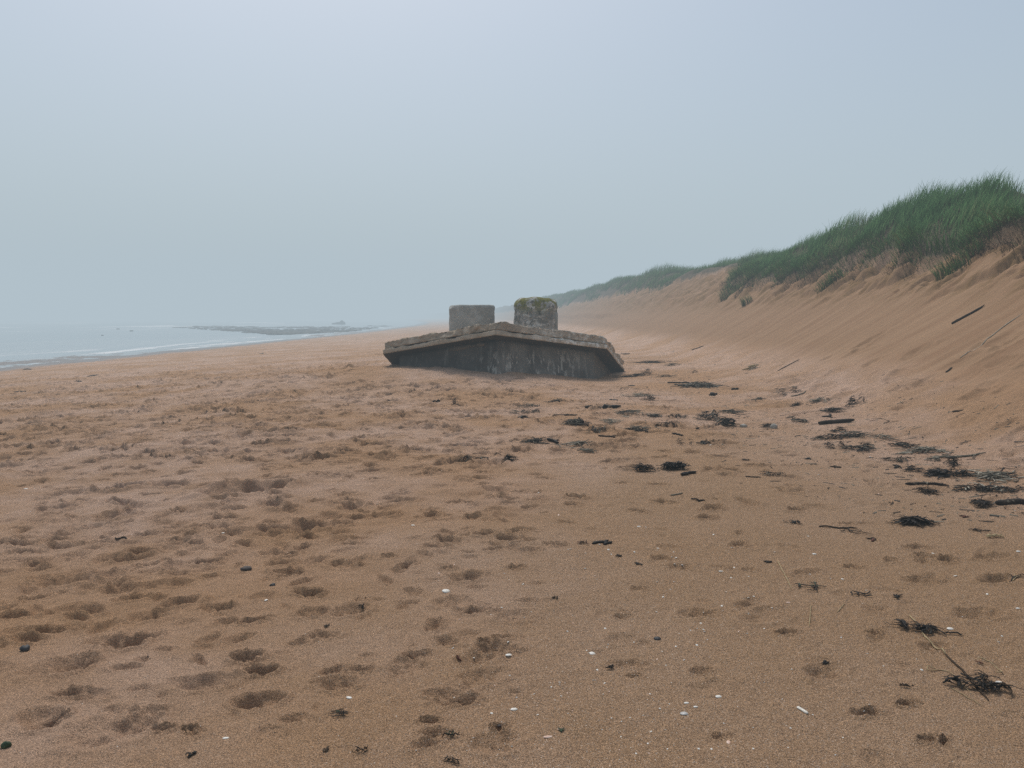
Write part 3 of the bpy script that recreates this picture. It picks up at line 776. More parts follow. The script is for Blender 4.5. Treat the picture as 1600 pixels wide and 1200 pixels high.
def make_item(it, idx):
    kind, x, y, w, name, label, cat, group, op = it
    hp = Heap(1000 + idx * 7); r = hp.r
    ang = op.get('a', 0.); d = op.get('d', w * .55); mix = op.get('m', 'kkkkb'); h = op.get('h', min(.07, .08 * w + .008)); n = op.get('n', 0)
    if kind == 'wrack':
        wrack(hp, x, y, w, d, h, mix, int(1.35 * (n or (16 + 46 * min(1, w)))), ang)
    elif kind == 'stems':
        stems(hp, x, y, w, d, h, mix, int(.8 * (n or (22 + 46 * min(1.2, w)))), ang, op.get('t', .0045))
        if op.get('core', 1):
            wrack(hp, x + r.gauss(0, .1) * w, y, w * .55, d * .6, h * .8, 'kkb', int(8 + 14 * min(1, w)), ang)
    elif kind == 'stick':
        t = op.get('t', .012)
        hp.tube(hp.path(x, y, ang, w, op.get('c', .12), 12, t * .8, 0, op.get('hump', 0.)), t, t, mix[0], 7, (.7, .4))
        for k in range(op.get('br', 0)):
            s = r.uniform(-.3, .3) * w
            hp.tube(hp.path(x + s * math.cos(ang), y + s * math.sin(ang), ang + r.choice((-1, 1)) * r.uniform(.4, 1.1), w * r.uniform(.2, .4), .3, 6, t), t * .5, t * .5, mix[-1], 5)
    elif kind == 'sprig':
        hp.tube(hp.path(x, y, ang, w, .5, 9, .008), op.get('t', .0045), .003, mix[0], 5)
        for k in range(n or 7):
            s = r.uniform(-.42, .42) * w
            hp.tube(hp.path(x + s * math.cos(ang) + r.gauss(0, .08) * w, y + s * math.sin(ang) + r.gauss(0, .12) * w, ang + r.choice((-1, 1)) * r.uniform(.4, 1.3), w * r.uniform(.22, .5), .8, 7, .008), op.get('t', .0045) * r.uniform(.6, 1.1), .002, pick(r, mix), 5)
    elif kind == 'bit':
        for k in range(3):
            hp.tube(hp.path(x + r.gauss(0, .12) * w, y + r.gauss(0, .12) * w, ang + r.gauss(0, .7), w * r.uniform(.6, 1), .9, 6, .004), w * .11, w * .05, pick(r, mix), 5)
    elif kind == 'kelp':                                        # thick leathery stipe with a torn blade
        t = op.get('t', .03)
        hp.tube(hp.path(x, y, ang, w, .25, 12, t * .8), t, t * .8, 'k', 8, (.6, .5))
        hp.tube(hp.path(x + .2 * w * math.cos(ang), y + .2 * w * math.sin(ang) + .04, ang + .5, w * .5, .35, 8, t), t * .8, t * .5, 'b', 7)
        wrack(hp, x - .22 * w * math.cos(ang), y - .22 * w * math.sin(ang), w * .5, w * .3, .04, 'kkb', 14, ang)
    elif kind == 'lump':
        hp.lump(x, y, w / 2, d / 2, h, mix[0], idx * 3, 9, ang, op.get('sink', .3))
    elif kind == 'loop':
        P = []
        for t in np.linspace(0, 1, 18):
            a = -1.9 + 4.1 * t; P.append((x + .5 * w * math.cos(a), y + .55 * d * math.sin(a)))
        P = np.array(P); z = H(P[:, 0], P[:, 1]) + .006 + .006 * np.sin(np.linspace(0, 9, 18))
        hp.tube(np.column_stack([P, z]), op.get('t', .0032), .003, mix[0], 5)
        hp.tube(hp.path(x - .4 * w, y + .25 * d, 2.2, w * .5, .6, 7, .006), .004, .003, 'r', 5)
    elif kind == 'line':                                        # explicit route given as world points
        P = np.array(op['pts']); s = np.linspace(0, 1, len(P)); S = np.linspace(0, 1, 26)
        X = np.interp(S, s, P[:, 0]); Y = np.interp(S, s, P[:, 1])
        k = np.array([.25, .5, .25]); 
        for _ in range(2):
            X[1:-1] = np.convolve(X, k, 'valid'); Y[1:-1] = np.convolve(Y, k, 'valid')
        t = op.get('t', .006)
        Z = H(X, Y) + t * .9 + .004 * np.abs(np.sin(S * 11))
        cut = op.get('cut', 26)
        hp.tube(np.column_stack([X, Y, Z])[:cut], t, t, mix[0], 7, (.7, .9 if cut < 26 else .3))
        if cut < 26: hp.tube(np.column_stack([X, Y, Z])[cut - 1:], t * 1.25, t * 1.25, mix[-1], 7, (.9, .3))
    o = hp.link(name, x, y)
    tag(o, label, cat, group)
    return o

def shell_mesh(name, w, asp, seed, mat):
    """half of a bivalve: ribbed dome, hinge at one end"""
    n, m = 7, 18; V = []
    for i in range(n):
        f = i / (n - 1)
        for j in range(m):
            a = 2 * PI * j / m; q = math.sin(f * PI / 2)
            rr = (1 + .16 * math.cos(a)) * (1 + .05 * vn(a * 2 + seed, f * 2, seed))
            V.append((.5 * w * q * rr * math.cos(a), .5 * w * asp * q * rr * math.sin(a), .20 * w * asp * math.cos(f * PI / 2) * (1 + .05 * math.cos(9 * a) * f) + .001))
    V = np.array(V); i = np.arange(n - 1)[:, None]; j = np.arange(m)[None, :]
    q = np.stack([i * m + j, (i + 1) * m + j, (i + 1) * m + (j + 1) % m, i * m + (j + 1) % m], -1).reshape(-1, 4)
    low = V.copy(); low[:, 2] -= .02 * w; low[:, :2] *= .97
    return_q = np.vstack([q, q[:, ::-1] + len(V)])
    me = np_mesh(name, np.vstack([V, low]), return_q)
    me.materials.append(mat); me.polygons.foreach_set('use_smooth', np.ones(len(me.polygons), dtype=bool))
    return me

def put_shell(me, name, x, y, rot, label, cat, group, s=1., tilt=0.):
    o = bpy.data.objects.new(name, me); COL.objects.link(o)
    o.location = (x, y, float(H(x, y)) + .001); o.rotation_euler = (tilt, tilt * .6, rot); o.scale = (s, s, s)
    return tag(o, label, cat, group)

ITEMS = [
    ('wrack', 2.172, 3.957, 0.278, 'seaweed_clump', 'black fan of seaweed under the thin end of the long stalk', 'seaweed', 'seaweed clumps along the strandline', {'a': -0.35, 'n': 26, 'd': 0.07, 'h': 0.02, 'm': 'kkkkkb'}),
    ('wrack', 2.119, 3.342, 0.244, 'seaweed_clump', 'largest black seaweed bunch wrapped round the thick end of the long stalk', 'seaweed', 'seaweed clumps along the strandline', {'a': -0.3, 'n': 34, 'd': 0.09, 'h': 0.03, 'm': 'kkkkb'}),
    ('line', 2.177, 3.714, 0.036, 'kelp_stalk', 'long brown stalk joining the two black seaweed bunches in the foreground', 'stalk', None, {'pts': [(2.214, 4.151), (2.181, 3.981), (2.139, 3.851), (2.154, 3.762), (2.138, 3.61), (2.116, 3.451), (2.092, 3.336), (2.066, 3.196)], 't': 0.0038, 'm': 'sb', 'cut': 14}),
    ('line', 2.046, 3.48, 0.034, 'root_fibre', 'wispy curling root beside the thick end of the long stalk', 'root', None, {'pts': [(2.004, 3.503), (1.984, 3.538), (1.958, 3.495), (1.971, 3.48), (2.027, 3.5), (2.056, 3.472), (2.045, 3.375), (2.026, 3.246)], 't': 0.0021, 'm': 's'}),
    ('line', 1.995, 3.24, 0.032, 'straw', 'straight straw lying below the largest seaweed bunch', 'straw', None, {'pts': [(1.972, 3.315), (1.995, 3.24), (2.016, 3.16)], 't': 0.0019, 'm': 's'}),
    ('loop', 2.281, 3.539, 0.077, 'root_fibre', 'pale looped fibre beside red weed above the largest seaweed bunch', 'root', None, {'m': 's', 'd': 0.13}),
    ('sprig', 1.774, 3.331, 0.057, 'seaweed_sprig', 'tiny dark sprig below the curling root', 'seaweed', None, {'m': 'kb', 't': 0.003, 'a': -0.6}),
    ('wrack', -0.755, 3.138, 0.097, 'seaweed_clump', 'loose dark seaweed tangle alone in the lower foreground left of the shell patch', 'seaweed', 'seaweed clumps along the strandline', {'n': 11, 'd': 0.06, 'h': 0.012, 'm': 'kkgb'}),
    ('bit', -1.235, 2.829, 0.051, 'seaweed_scrap', 'black folded scrap near the bottom edge at the left', 'seaweed', 'small black weed scraps on the foreground sand', {'m': 'k', 'a': 0.5}),
    ('bit', -1.017, 4.076, 0.042, 'seaweed_scrap', 'small black ring of weed above the trio of deep prints', 'seaweed', 'small black weed scraps on the foreground sand', {'m': 'k'}),
    ('sprig', 0.471, 3.587, 0.048, 'seaweed_sprig', 'short black sprig standing in the centre foreground below a white shell', 'seaweed', None, {'m': 'k', 't': 0.003, 'a': 0.3}),
    ('sprig', -0.245, 2.958, 0.074, 'seaweed_sprig', 'flat dark sprig with a curled tip at the bottom centre', 'seaweed', None, {'m': 'kg', 't': 0.003, 'a': 0.35, 'n': 4}),
    ('sprig', -0.584, 2.861, 0.073, 'seaweed_sprig', 'thin scattered weed threads at the bottom left of centre', 'seaweed', None, {'m': 'kb', 't': 0.002, 'a': 0.2, 'n': 6}),
    ('wrack', -0.227, 2.792, 0.07, 'seaweed_clump', 'ragged dark weed tuft cut by the bottom edge of the view', 'seaweed', 'seaweed clumps along the strandline', {'n': 11, 'd': 0.05, 'h': 0.012, 'm': 'kkb'}),
    ('bit', -0.728, 2.868, 0.039, 'seaweed_scrap', 'dark weed scrap beside the thin scattered threads', 'seaweed', 'small black weed scraps on the foreground sand', {'m': 'b'}),
    ('bit', 0.205, 3.013, 0.035, 'seaweed_scrap', 'glossy dark weed lump in the shelly sand at the bottom', 'seaweed', 'small black weed scraps on the foreground sand', {'m': 'g'}),
    ('lump', -2.004, 2.906, 0.038, 'weed_ball', 'little green weed ball at the bottom corner', 'seaweed', None, {'m': 'g', 'd': 0.028, 'h': 0.016}),
    ('bit', -0.262, 3.659, 0.037, 'seaweed_scrap', 'single rust red weed flake between two shells', 'seaweed', 'small black weed scraps on the foreground sand', {'m': 'r'}),
    ('bit', -0.874, 4.374, 0.037, 'seaweed_scrap', 'tiny dark curl of weed in the mid foreground', 'seaweed', 'small black weed scraps on the foreground sand', {'m': 'k'}),
    ('bit', 0.683, 5.531, 0.158, 'seaweed_scrap', 'black curled weed scrap beside a brown twig in the centre', 'seaweed', 'small black weed scraps on the foreground sand', {'m': 'k', 'n': 3}),
    ('sprig', 0.539, 5.503, 0.111, 'twig', 'brown knotted twig left of a black weed scrap', 'twig', None, {'m': 'br', 't': 0.005, 'a': 0.2, 'n': 6}),
    ('bit', 0.747, 5.244, 0.057, 'seaweed_scrap', 'round black scrap just below the brown knotted twig', 'seaweed', 'small black weed scraps on the foreground sand', {'m': 'k'}),
    ('bit', 0.853, 5.095, 0.06, 'seaweed_scrap', 'upright dark leaf scrap on smooth centre sand', 'seaweed', 'small black weed scraps on the foreground sand', {'m': 'k', 'a': 1.4}),
    ('bit', 1.754, 5.123, 0.063, 'seaweed_scrap', 'black double scrap above the upright stalk', 'seaweed', 'small black weed scraps on the foreground sand', {'m': 'k', 'a': -0.2}),
    ('bit', 0.261, 4.473, 0.045, 'seaweed_scrap', 'dark brown scrap in a small hollow', 'seaweed', 'small black weed scraps on the foreground sand', {'m': 'b'}),
    ('bit', 1.528, 3.582, 0.052, 'seaweed_scrap', 'slaty weed chip at the rim of the broad shallow print', 'seaweed', 'small black weed scraps on the foreground sand', {'m': 'k'}),
    ('line', 1.768, 4.853, 0.043, 'straw', 'long thin straw slanting down to a row of weed crumbs', 'straw', None, {'pts': [(1.823, 5.147), (1.771, 4.863), (1.716, 4.586)], 't': 0.0035, 'm': 's'}),
    ('sprig', 1.846, 4.627, 0.183, 'seaweed_sprig', 'row of dark weed crumbs at the foot of the slanting straw', 'seaweed', None, {'m': 'kkg', 't': 0.005, 'a': 0, 'n': 9}),
    ('line', 1.656, 4.146, 0.037, 'straw', 'upright pale straw standing out on bare sand', 'straw', None, {'pts': [(1.731, 4.32), (1.663, 4.155), (1.597, 4.001)], 't': 0.0026, 'm': 's'}),
    ('line', 1.871, 4.249, 0.039, 'straw', 'short slanting straw near the upright one', 'straw', None, {'pts': [(1.93, 4.328), (1.871, 4.249), (1.825, 4.192)], 't': 0.0022, 'm': 's'}),
    ('sprig', 2.111, 4.48, 0.157, 'seaweed_sprig', 'trailing black strand below the broken twigs', 'seaweed', None, {'m': 'k', 't': 0.006, 'a': -0.4, 'n': 5}),
    ('sprig', 2.287, 4.439, 0.092, 'seaweed_sprig', 'bushy little black sprig next to the trailing strand', 'seaweed', None, {'m': 'k', 't': 0.006, 'a': 1.2, 'n': 6}),
    ('sprig', 3.165, 4.732, 0.171, 'seaweed_sprig', 'dark twigs with a straw stuck in them at the edge of the view', 'seaweed', None, {'m': 'kks', 't': 0.004, 'a': 0.1, 'n': 7}),
    ('wrack', 3.263, 6.0, 0.41, 'seaweed_clump', 'dense black mat of seaweed alone on clean sand', 'seaweed', 'seaweed clumps along the strandline', {'a': -0.2, 'n': 70, 'd': 0.22, 'h': 0.04, 'm': 'kkkkkb'}),
    ('sprig', 2.292, 6.103, 0.152, 'seaweed_sprig', 'spiky black sprig left of the curved stick', 'seaweed', None, {'m': 'k', 't': 0.009, 'a': 0, 'n': 7}),
    ('stick', 2.585, 5.938, 0.291, 'driftwood_stick', 'curved dark stick lying alone beside the spiky sprig', 'stick', 'sticks lying on the beach', {'m': 'wk', 'a': 0.25, 'c': 0.3, 't': 0.006}),
    ('sprig', 2.672, 5.816, 0.235, 'twig', 'forked twigs under the curved stick', 'twig', None, {'m': 'bw', 't': 0.006, 'a': -0.2, 'n': 4}),
    ('bit', 2.699, 5.631, 0.088, 'seaweed_scrap', 'dark reddish lump below the forked twigs', 'seaweed', 'small black weed scraps on the foreground sand', {'m': 'br'}),
    ('wrack', 4.046, 6.508, 0.243, 'seaweed_clump', 'round black seaweed clump below the pale stem bundle', 'seaweed', 'seaweed clumps along the strandline', {'n': 60, 'd': 0.26, 'm': 'kkkb'}),
    ('stick', 4.338, 6.525, 0.3, 'driftwood_log', 'split grey log at the edge of the view', 'log', None, {'m': 'wd', 't': 0.024, 'a': 0.15, 'c': 0.05, 'br': 2}),
    ('bit', 3.702, 6.158, 0.084, 'seaweed_scrap', 'reddish weed flake below the round clump', 'seaweed', 'small black weed scraps on the foreground sand', {'m': 'r'}),
    ('sprig', 3.574, 5.756, 0.147, 'seaweed_sprig', 'dark stub beside scattered straws', 'seaweed', None, {'m': 'kb', 't': 0.008, 'a': -0.1, 'n': 4}),
    ('stems', 3.576, 5.587, 0.254, 'straw_scatter', 'few pale straws scattered near the edge', 'straw', None, {'m': 'sss', 'n': 9, 't': 0.005, 'core': 0, 'h': 0.01}),
    ('wrack', 3.863, 7.05, 0.241, 'seaweed_clump', 'brown weed knot under two crossed sticks', 'seaweed', 'seaweed clumps along the strandline', {'n': 34, 'm': 'kbb', 'd': 0.25}),
    ('stick', 4.026, 7.32, 0.39, 'driftwood_stick', 'two-branched dark stick in front of the black seaweed bank', 'stick', 'sticks lying on the beach', {'m': 'wd', 'a': -0.1, 't': 0.0124, 'br': 3, 'c': 0.22}),
    ('wrack', 4.41, 7.002, 0.345, 'seaweed_clump', 'dark seaweed mixed with bleached twigs near the edge', 'seaweed', 'seaweed clumps along the strandline', {'n': 55, 'm': 'kkbp', 'd': 0.35}),
    ('wrack', 4.574, 6.846, 0.165, 'seaweed_clump', 'small black weed wad against the edge of the view', 'seaweed', 'seaweed clumps along the strandline', {'n': 30, 'm': 'kkb', 'd': 0.22}),
    ('stems', 4.712, 7.432, 0.616, 'stem_heap', 'big bundle of bleached stems at the foot of the dune', 'dry stems', 'dry stem heaps along the strandline', {'a': -0.15, 'm': 'ppdd', 'n': 85, 'd': 0.6, 't': 0.006}),
    ('wrack', 4.399, 7.7, 0.429, 'seaweed_clump', 'long low black seaweed bank beside the bleached bundle', 'seaweed', 'seaweed clumps along the strandline', {'a': -0.1, 'n': 75, 'd': 0.4, 'm': 'kkkb'}),
    ('wrack', 4.188, 7.92, 0.224, 'seaweed_clump', 'black clump with a tail just before the long bank', 'seaweed', 'seaweed clumps along the strandline', {'n': 36, 'm': 'kkb', 'd': 0.3}),
    ('bit', 4.17, 8.205, 0.123, 'seaweed_scrap', 'small black scrap beside the tailed clump', 'seaweed', 'small black weed scraps on the foreground sand', {'m': 'k'}),
    ('wrack', 4.664, 8.077, 0.218, 'seaweed_clump', 'coiled dark seaweed ball behind the long bank', 'seaweed', 'seaweed clumps along the strandline', {'n': 50, 'h': 0.1, 'd': 0.22, 'm': 'kkb'}),
    ('stems', 4.705, 8.423, 0.209, 'stem_heap', 'sparse grey stems between the coiled ball and the stem heap', 'dry stems', 'dry stem heaps along the strandline', {'m': 'ddp', 'n': 22}),
    ('wrack', 4.346, 8.528, 0.287, 'seaweed_clump', 'thin dark weed streak in front of the stem heap', 'seaweed', 'seaweed clumps along the strandline', {'n': 30, 'd': 0.3, 'm': 'kbd'}),
    ('stems', 4.88, 8.948, 0.561, 'stem_heap', 'tangled grey stem heap with dark weed under it', 'dry stems', 'dry stem heaps along the strandline', {'a': -0.2, 'm': 'dddp', 'n': 80, 'd': 0.7, 't': 0.006}),
    ('stick', 5.011, 8.487, 0.624, 'driftwood_stick', 'long straight grey sticks pointing up the dune', 'stick', 'sticks lying on the beach', {'m': 'dd', 'a': -0.12, 't': 0.0128, 'br': 3, 'c': 0.22}),
    ('stems', 4.83, 9.385, 0.44, 'stem_heap', 'dark stringy stems leading up to the grey heap', 'dry stems', 'dry stem heaps along the strandline', {'m': 'dkb', 'n': 52, 'd': 0.5}),
    ('wrack', 4.234, 9.356, 0.377, 'seaweed_clump', 'flat black seaweed smear with straw in it', 'seaweed', 'seaweed clumps along the strandline', {'n': 42, 'd': 0.4, 'm': 'kkd'}),
    ('wrack', 4.039, 9.475, 0.206, 'seaweed_clump', 'humped black seaweed lump on open sand', 'seaweed', 'seaweed clumps along the strandline', {'n': 38, 'h': 0.09, 'd': 0.25, 'm': 'kk'}),
    ('stems', 4.88, 9.945, 0.48, 'stem_heap', 'pale stems slanting toward the dune foot', 'dry stems', 'dry stem heaps along the strandline', {'a': 0.25, 'm': 'ddp', 'n': 38, 'd': 0.5, 'core': 0}),
    ('stems', 4.568, 10.242, 0.897, 'stem_heap', 'very long trail of thin stems and weed', 'dry stems', 'dry stem heaps along the strandline', {'a': 0.08, 'm': 'ddk', 'n': 60, 'd': 0.5}),
    ('stems', 4.089, 10.121, 0.309, 'stem_heap', 'short stringy weed patch before the long trail', 'dry stems', 'dry stem heaps along the strandline', {'m': 'dkb', 'n': 32}),
    ('wrack', 4.62, 10.729, 0.292, 'seaweed_clump', 'dark weed knot holding a white scrap', 'seaweed', 'seaweed clumps along the strandline', {'n': 34, 'd': 0.35, 'm': 'kkbf'}),
    ('loop', 5.325, 11.024, 0.204, 'root_fibre', 'thin dark loop of fibre on clean sand', 'root', None, {'m': 'b', 'd': 0.3, 't': 0.008}),
    ('stick', 4.835, 11.305, 0.502, 'driftwood_log', 'thick short driftwood log on the strandline', 'log', None, {'m': 'wk', 't': 0.03, 'a': 0.06, 'c': 0.12, 'br': 1}),
    ('bit', 5.064, 12.187, 0.187, 'seaweed_scrap', 'black scrap right behind the driftwood log', 'seaweed', 'small black weed scraps on the foreground sand', {'m': 'k'}),
    ('wrack', 4.425, 11.786, 0.325, 'seaweed_clump', 'stringy curled clump left of the driftwood log', 'seaweed', 'seaweed clumps along the strandline', {'n': 42, 'd': 0.5, 'm': 'kkd'}),
    ('stems', 5.256, 12.529, 0.679, 'stem_heap', 'dark stem bank running up to a black lump', 'dry stems', 'dry stem heaps along the strandline', {'a': 0.12, 'm': 'kkd', 'n': 62, 'd': 0.5}),
    ('wrack', 5.646, 12.68, 0.254, 'seaweed_clump', 'solid black lump at the end of the stem bank', 'seaweed', 'seaweed clumps along the strandline', {'n': 46, 'h': 0.13, 'd': 0.4, 'm': 'kk'}),
    ('stems', 5.552, 13.886, 0.573, 'stem_heap', 'grey feathery stem pile above the dark bank', 'dry stems', 'dry stem heaps along the strandline', {'m': 'ddp', 'n': 58, 'd': 0.7}),
    ('wrack', 5.687, 15.58, 0.332, 'seaweed_clump', 'dark rounded clump with a trailing stem behind the strandline', 'seaweed', 'seaweed clumps along the strandline', {'n': 40, 'h': 0.11, 'd': 0.35, 'm': 'kkd'}),
    ('stick', 5.747, 15.149, 0.54, 'driftwood_stick', 'thin stem trailing from the dark rounded clump', 'stick', 'sticks lying on the beach', {'m': 'dd', 'a': -0.05, 't': 0.012, 'c': 0.22}),
    ('stems', 4.86, 15.103, 0.45, 'stem_heap', 'small heap of dull stems farthest up the middle sand', 'dry stems', 'dry stem heaps along the strandline', {'m': 'ddk', 'n': 34}),
    ('wrack', 5.201, 13.938, 0.273, 'seaweed_clump', 'loose dark crumbs strung out before the feathery pile', 'seaweed', 'seaweed clumps along the strandline', {'n': 22, 'm': 'kb'}),
    ('wrack', 3.794, 11.283, 0.298, 'seaweed_clump', 'dark weed lying against a pale sponge', 'seaweed', 'seaweed clumps along the strandline', {'n': 30, 'd': 0.4, 'm': 'kkb'}),
    ('lump', 3.862, 11.231, 0.109, 'sponge', 'pale tan sponge lump among dark weed', 'sponge', None, {'m': 'f', 'd': 0.09, 'h': 0.05, 'sink': 0.3}),
    ('wrack', 3.277, 11.572, 0.461, 'seaweed_clump', 'sleek black seaweed drift ending at a white scrap', 'seaweed', 'seaweed clumps along the strandline', {'a': -0.15, 'n': 64, 'd': 0.45, 'h': 0.1, 'm': 'kkkd'}),
    ('lump', 3.474, 11.418, 0.119, 'foam_scrap', 'white foam scrap at the tip of the sleek black drift', 'litter', None, {'m': 'f', 'd': 0.07, 'h': 0.03, 'sink': 0.3}),
    ('stems', 3.817, 13.262, 0.644, 'stem_heap', 'flat net of dark stems above the sleek drift', 'dry stems', 'dry stem heaps along the strandline', {'a': 0.1, 'm': 'kdd', 'n': 56, 'd': 0.7}),
    ('wrack', 3.137, 12.369, 0.404, 'seaweed_clump', 'black clump joined to the flat stem net', 'seaweed', 'seaweed clumps along the strandline', {'n': 56, 'd': 0.6, 'h': 0.11, 'm': 'kkd'}),
    ('wrack', 1.379, 8.123, 0.233, 'seaweed_clump', 'compact black seaweed clump with one pale tip on the middle sand', 'seaweed', 'seaweed clumps along the strandline', {'n': 60, 'd': 0.22, 'h': 0.07, 'm': 'kkkk'}),
    ('wrack', 1.742, 8.184, 0.349, 'seaweed_clump', 'blackest seaweed clump in the middle with a forked arm', 'seaweed', 'seaweed clumps along the strandline', {'n': 85, 'd': 0.24, 'h': 0.07, 'm': 'kkkk'}),
    ('stick', 1.848, 7.925, 0.244, 'kelp_stipe', 'knobbly dark stipe hooking down from the blackest clump', 'kelp', None, {'m': 'kk', 't': 0.016, 'a': 1.0, 'c': 0.3, 'br': 3}),
    ('wrack', -0.46, 8.797, 0.323, 'seaweed_clump', 'brown curled weed nearest the footprints in the middle', 'seaweed', 'seaweed clumps along the strandline', {'n': 36, 'd': 0.3, 'm': 'bbbd'}),
    ('wrack', -0.03, 8.755, 0.233, 'seaweed_clump', 'short black weed bar beside the brown curled weed', 'seaweed', 'seaweed clumps along the strandline', {'n': 44, 'd': 0.2, 'm': 'kkk'}),
    ('stems', 0.326, 10.203, 0.459, 'stem_heap', 'dense dark stem clump at the left end of the middle row', 'dry stems', 'dry stem heaps along the strandline', {'a': -0.1, 'm': 'dkk', 'n': 72, 'd': 0.6}),
    ('kelp', 0.569, 10.234, 0.222, 'kelp_stipe', 'smooth dark kelp piece leaning on the middle row', 'kelp', None, {'a': -0.5, 't': 0.022}),
    ('stems', 0.88, 9.949, 0.516, 'stem_heap', 'straggling grey stems at the right end of the middle row', 'dry stems', 'dry stem heaps along the strandline', {'m': 'ddp', 'n': 60, 'd': 0.6}),
    ('stems', 0.945, 9.499, 0.43, 'stem_heap', 'few straight grey sticks in front of the middle row', 'dry stems', 'dry stem heaps along the strandline', {'m': 'ddd', 'n': 20, 'd': 0.35, 'core': 0, 't': 0.007}),
    ('wrack', 0.973, 11.815, 0.494, 'seaweed_clump', 'thick dark weed tail sloping across the sand before the pillbox', 'seaweed', 'seaweed clumps along the strandline', {'a': -0.25, 'n': 66, 'd': 0.6, 'm': 'kkd'}),
    ('wrack', 1.29, 11.121, 0.317, 'seaweed_clump', 'ragged end of the sloping weed tail', 'seaweed', 'seaweed clumps along the strandline', {'a': -0.2, 'n': 34, 'd': 0.5, 'm': 'kd'}),
    ('stick', 0.923, 12.787, 0.47, 'driftwood_stick', 'thin dark stick above the sloping weed tail', 'stick', 'sticks lying on the beach', {'m': 'wk', 'a': -0.2, 't': 0.0128, 'c': 0.22}),
    ('kelp', 1.688, 13.879, 0.676, 'kelp_stipe', 'branching dark kelp stump lying closest before the pillbox wall', 'kelp', None, {'a': 0.15, 't': 0.034}),
    ('bit', 2.071, 15.645, 0.237, 'seaweed_scrap', 'flat black scrap behind the branching kelp stump', 'seaweed', 'small black weed scraps on the foreground sand', {'m': 'k'}),
    ('stems', 0.918, 14.999, 0.501, 'stem_heap', 'thin pile of dark stems in front of the pillbox wall', 'dry stems', 'dry stem heaps along the strandline', {'m': 'ddk', 'n': 40, 'd': 0.5}),
    ('stems', 0.299, 14.252, 0.784, 'stem_heap', 'faint line of weed threads before the pillbox corner', 'dry stems', 'dry stem heaps along the strandline', {'m': 'kd', 'n': 30, 'd': 0.3, 'core': 0}),
    ('wrack', 0.27, 13.404, 0.38, 'seaweed_clump', 'low brown weed patch under the faint thread line', 'seaweed', 'seaweed clumps along the strandline', {'n': 30, 'd': 0.5, 'm': 'kbd'}),
    ('bit', 0.191, 12.609, 0.273, 'seaweed_scrap', 'small dark scraps under the low brown patch', 'seaweed', 'small black weed scraps on the foreground sand', {'m': 'k'}),
    ('wrack', -1.102, 14.772, 0.185, 'seaweed_clump', 'single curled black weed alone on trampled sand', 'seaweed', 'seaweed clumps along the strandline', {'n': 26, 'h': 0.1, 'd': 0.25, 'm': 'kk'}),
    ('stick', -1.516, 15.199, 0.216, 'driftwood_stick', 'short black stick left of the single curled weed', 'stick', 'sticks lying on the beach', {'m': 'k', 'a': 0.15, 't': 0.0152, 'c': 0.22}),
    ('stems', 2.708, 16.246, 0.796, 'stem_heap', 'pale flattened straw streak behind the kelp stump', 'dry stems', 'dry stem heaps along the strandline', {'m': 'ppd', 'n': 50, 'd': 0.6, 'core': 0}),
    ('wrack', 2.771, 15.451, 0.249, 'seaweed_clump', 'hunched dark lump in front of the pale straw streak', 'seaweed', 'seaweed clumps along the strandline', {'n': 36, 'h': 0.12, 'd': 0.4, 'm': 'kkb'}),
    ('stems', 2.078, 13.029, 0.704, 'stem_heap', 'spread of grey stems between kelp stump and hunched lump', 'dry stems', 'dry stem heaps along the strandline', {'m': 'ddp', 'n': 60, 'd': 0.9}),
    ('wrack', 2.389, 12.82, 0.369, 'seaweed_clump', 'dark crumbled weed beside the grey spread', 'seaweed', 'seaweed clumps along the strandline', {'n': 32, 'd': 0.5, 'm': 'kd'}),
    ('stems', 1.556, 11.948, 0.522, 'stem_heap', 'sparse pale weed beside the sloping tail', 'dry stems', 'dry stem heaps along the strandline', {'m': 'dp', 'n': 40, 'd': 0.7, 'core': 0}),
    ('stems', 1.819, 11.208, 0.606, 'stem_heap', 'dark flat stems below the grey spread', 'dry stems', 'dry stem heaps along the strandline', {'m': 'ddk', 'n': 56, 'd': 0.6}),
    ('wrack', 2.311, 11.505, 0.313, 'seaweed_clump', 'thin weed dashes right of the dark flat stems', 'seaweed', 'seaweed clumps along the strandline', {'n': 24, 'd': 0.4, 'm': 'kb'}),
    ('wrack', 2.7, 12.565, 0.3, 'seaweed_clump', 'small stringy clump left of the big black clump', 'seaweed', 'seaweed clumps along the strandline', {'n': 28, 'd': 0.4, 'm': 'kd'}),
    ('stick', 2.328, 10.603, 0.217, 'driftwood_stick', 'slim dark stick pointing downhill in the middle', 'stick', 'sticks lying on the beach', {'m': 'wk', 'a': -0.4, 't': 0.012, 'c': 0.22}),
    ('stick', 1.357, 10.607, 0.285, 'driftwood_stick', 'dark stick with a knot below the dark flat stems', 'stick', 'sticks lying on the beach', {'m': 'wk', 'a': -0.05, 't': 0.0128, 'br': 1, 'c': 0.22}),
    ('wrack', 2.239, 9.92, 0.136, 'seaweed_clump', 'tiny curled weed ball in the middle', 'seaweed', 'seaweed clumps along the strandline', {'n': 26, 'h': 0.08, 'd': 0.25, 'm': 'kk'}),
    ('sprig', 2.526, 10.001, 0.258, 'seaweed_sprig', 'tent of crossed stems beside the tiny curled ball', 'seaweed', None, {'m': 'kd', 't': 0.014, 'a': 0, 'n': 7}),
    ('stick', 1.538, 7.01, 0.144, 'driftwood_stick', 'short flat grey stick below the blackest clump', 'stick', 'sticks lying on the beach', {'m': 'dd', 'a': 0.1, 't': 0.006, 'c': 0.22}),
    ('stick', 1.686, 6.811, 0.129, 'driftwood_stick', 'short dark stick below the blackest clump', 'stick', 'sticks lying on the beach', {'m': 'wk', 'a': -0.15, 't': 0.007, 'c': 0.22}),
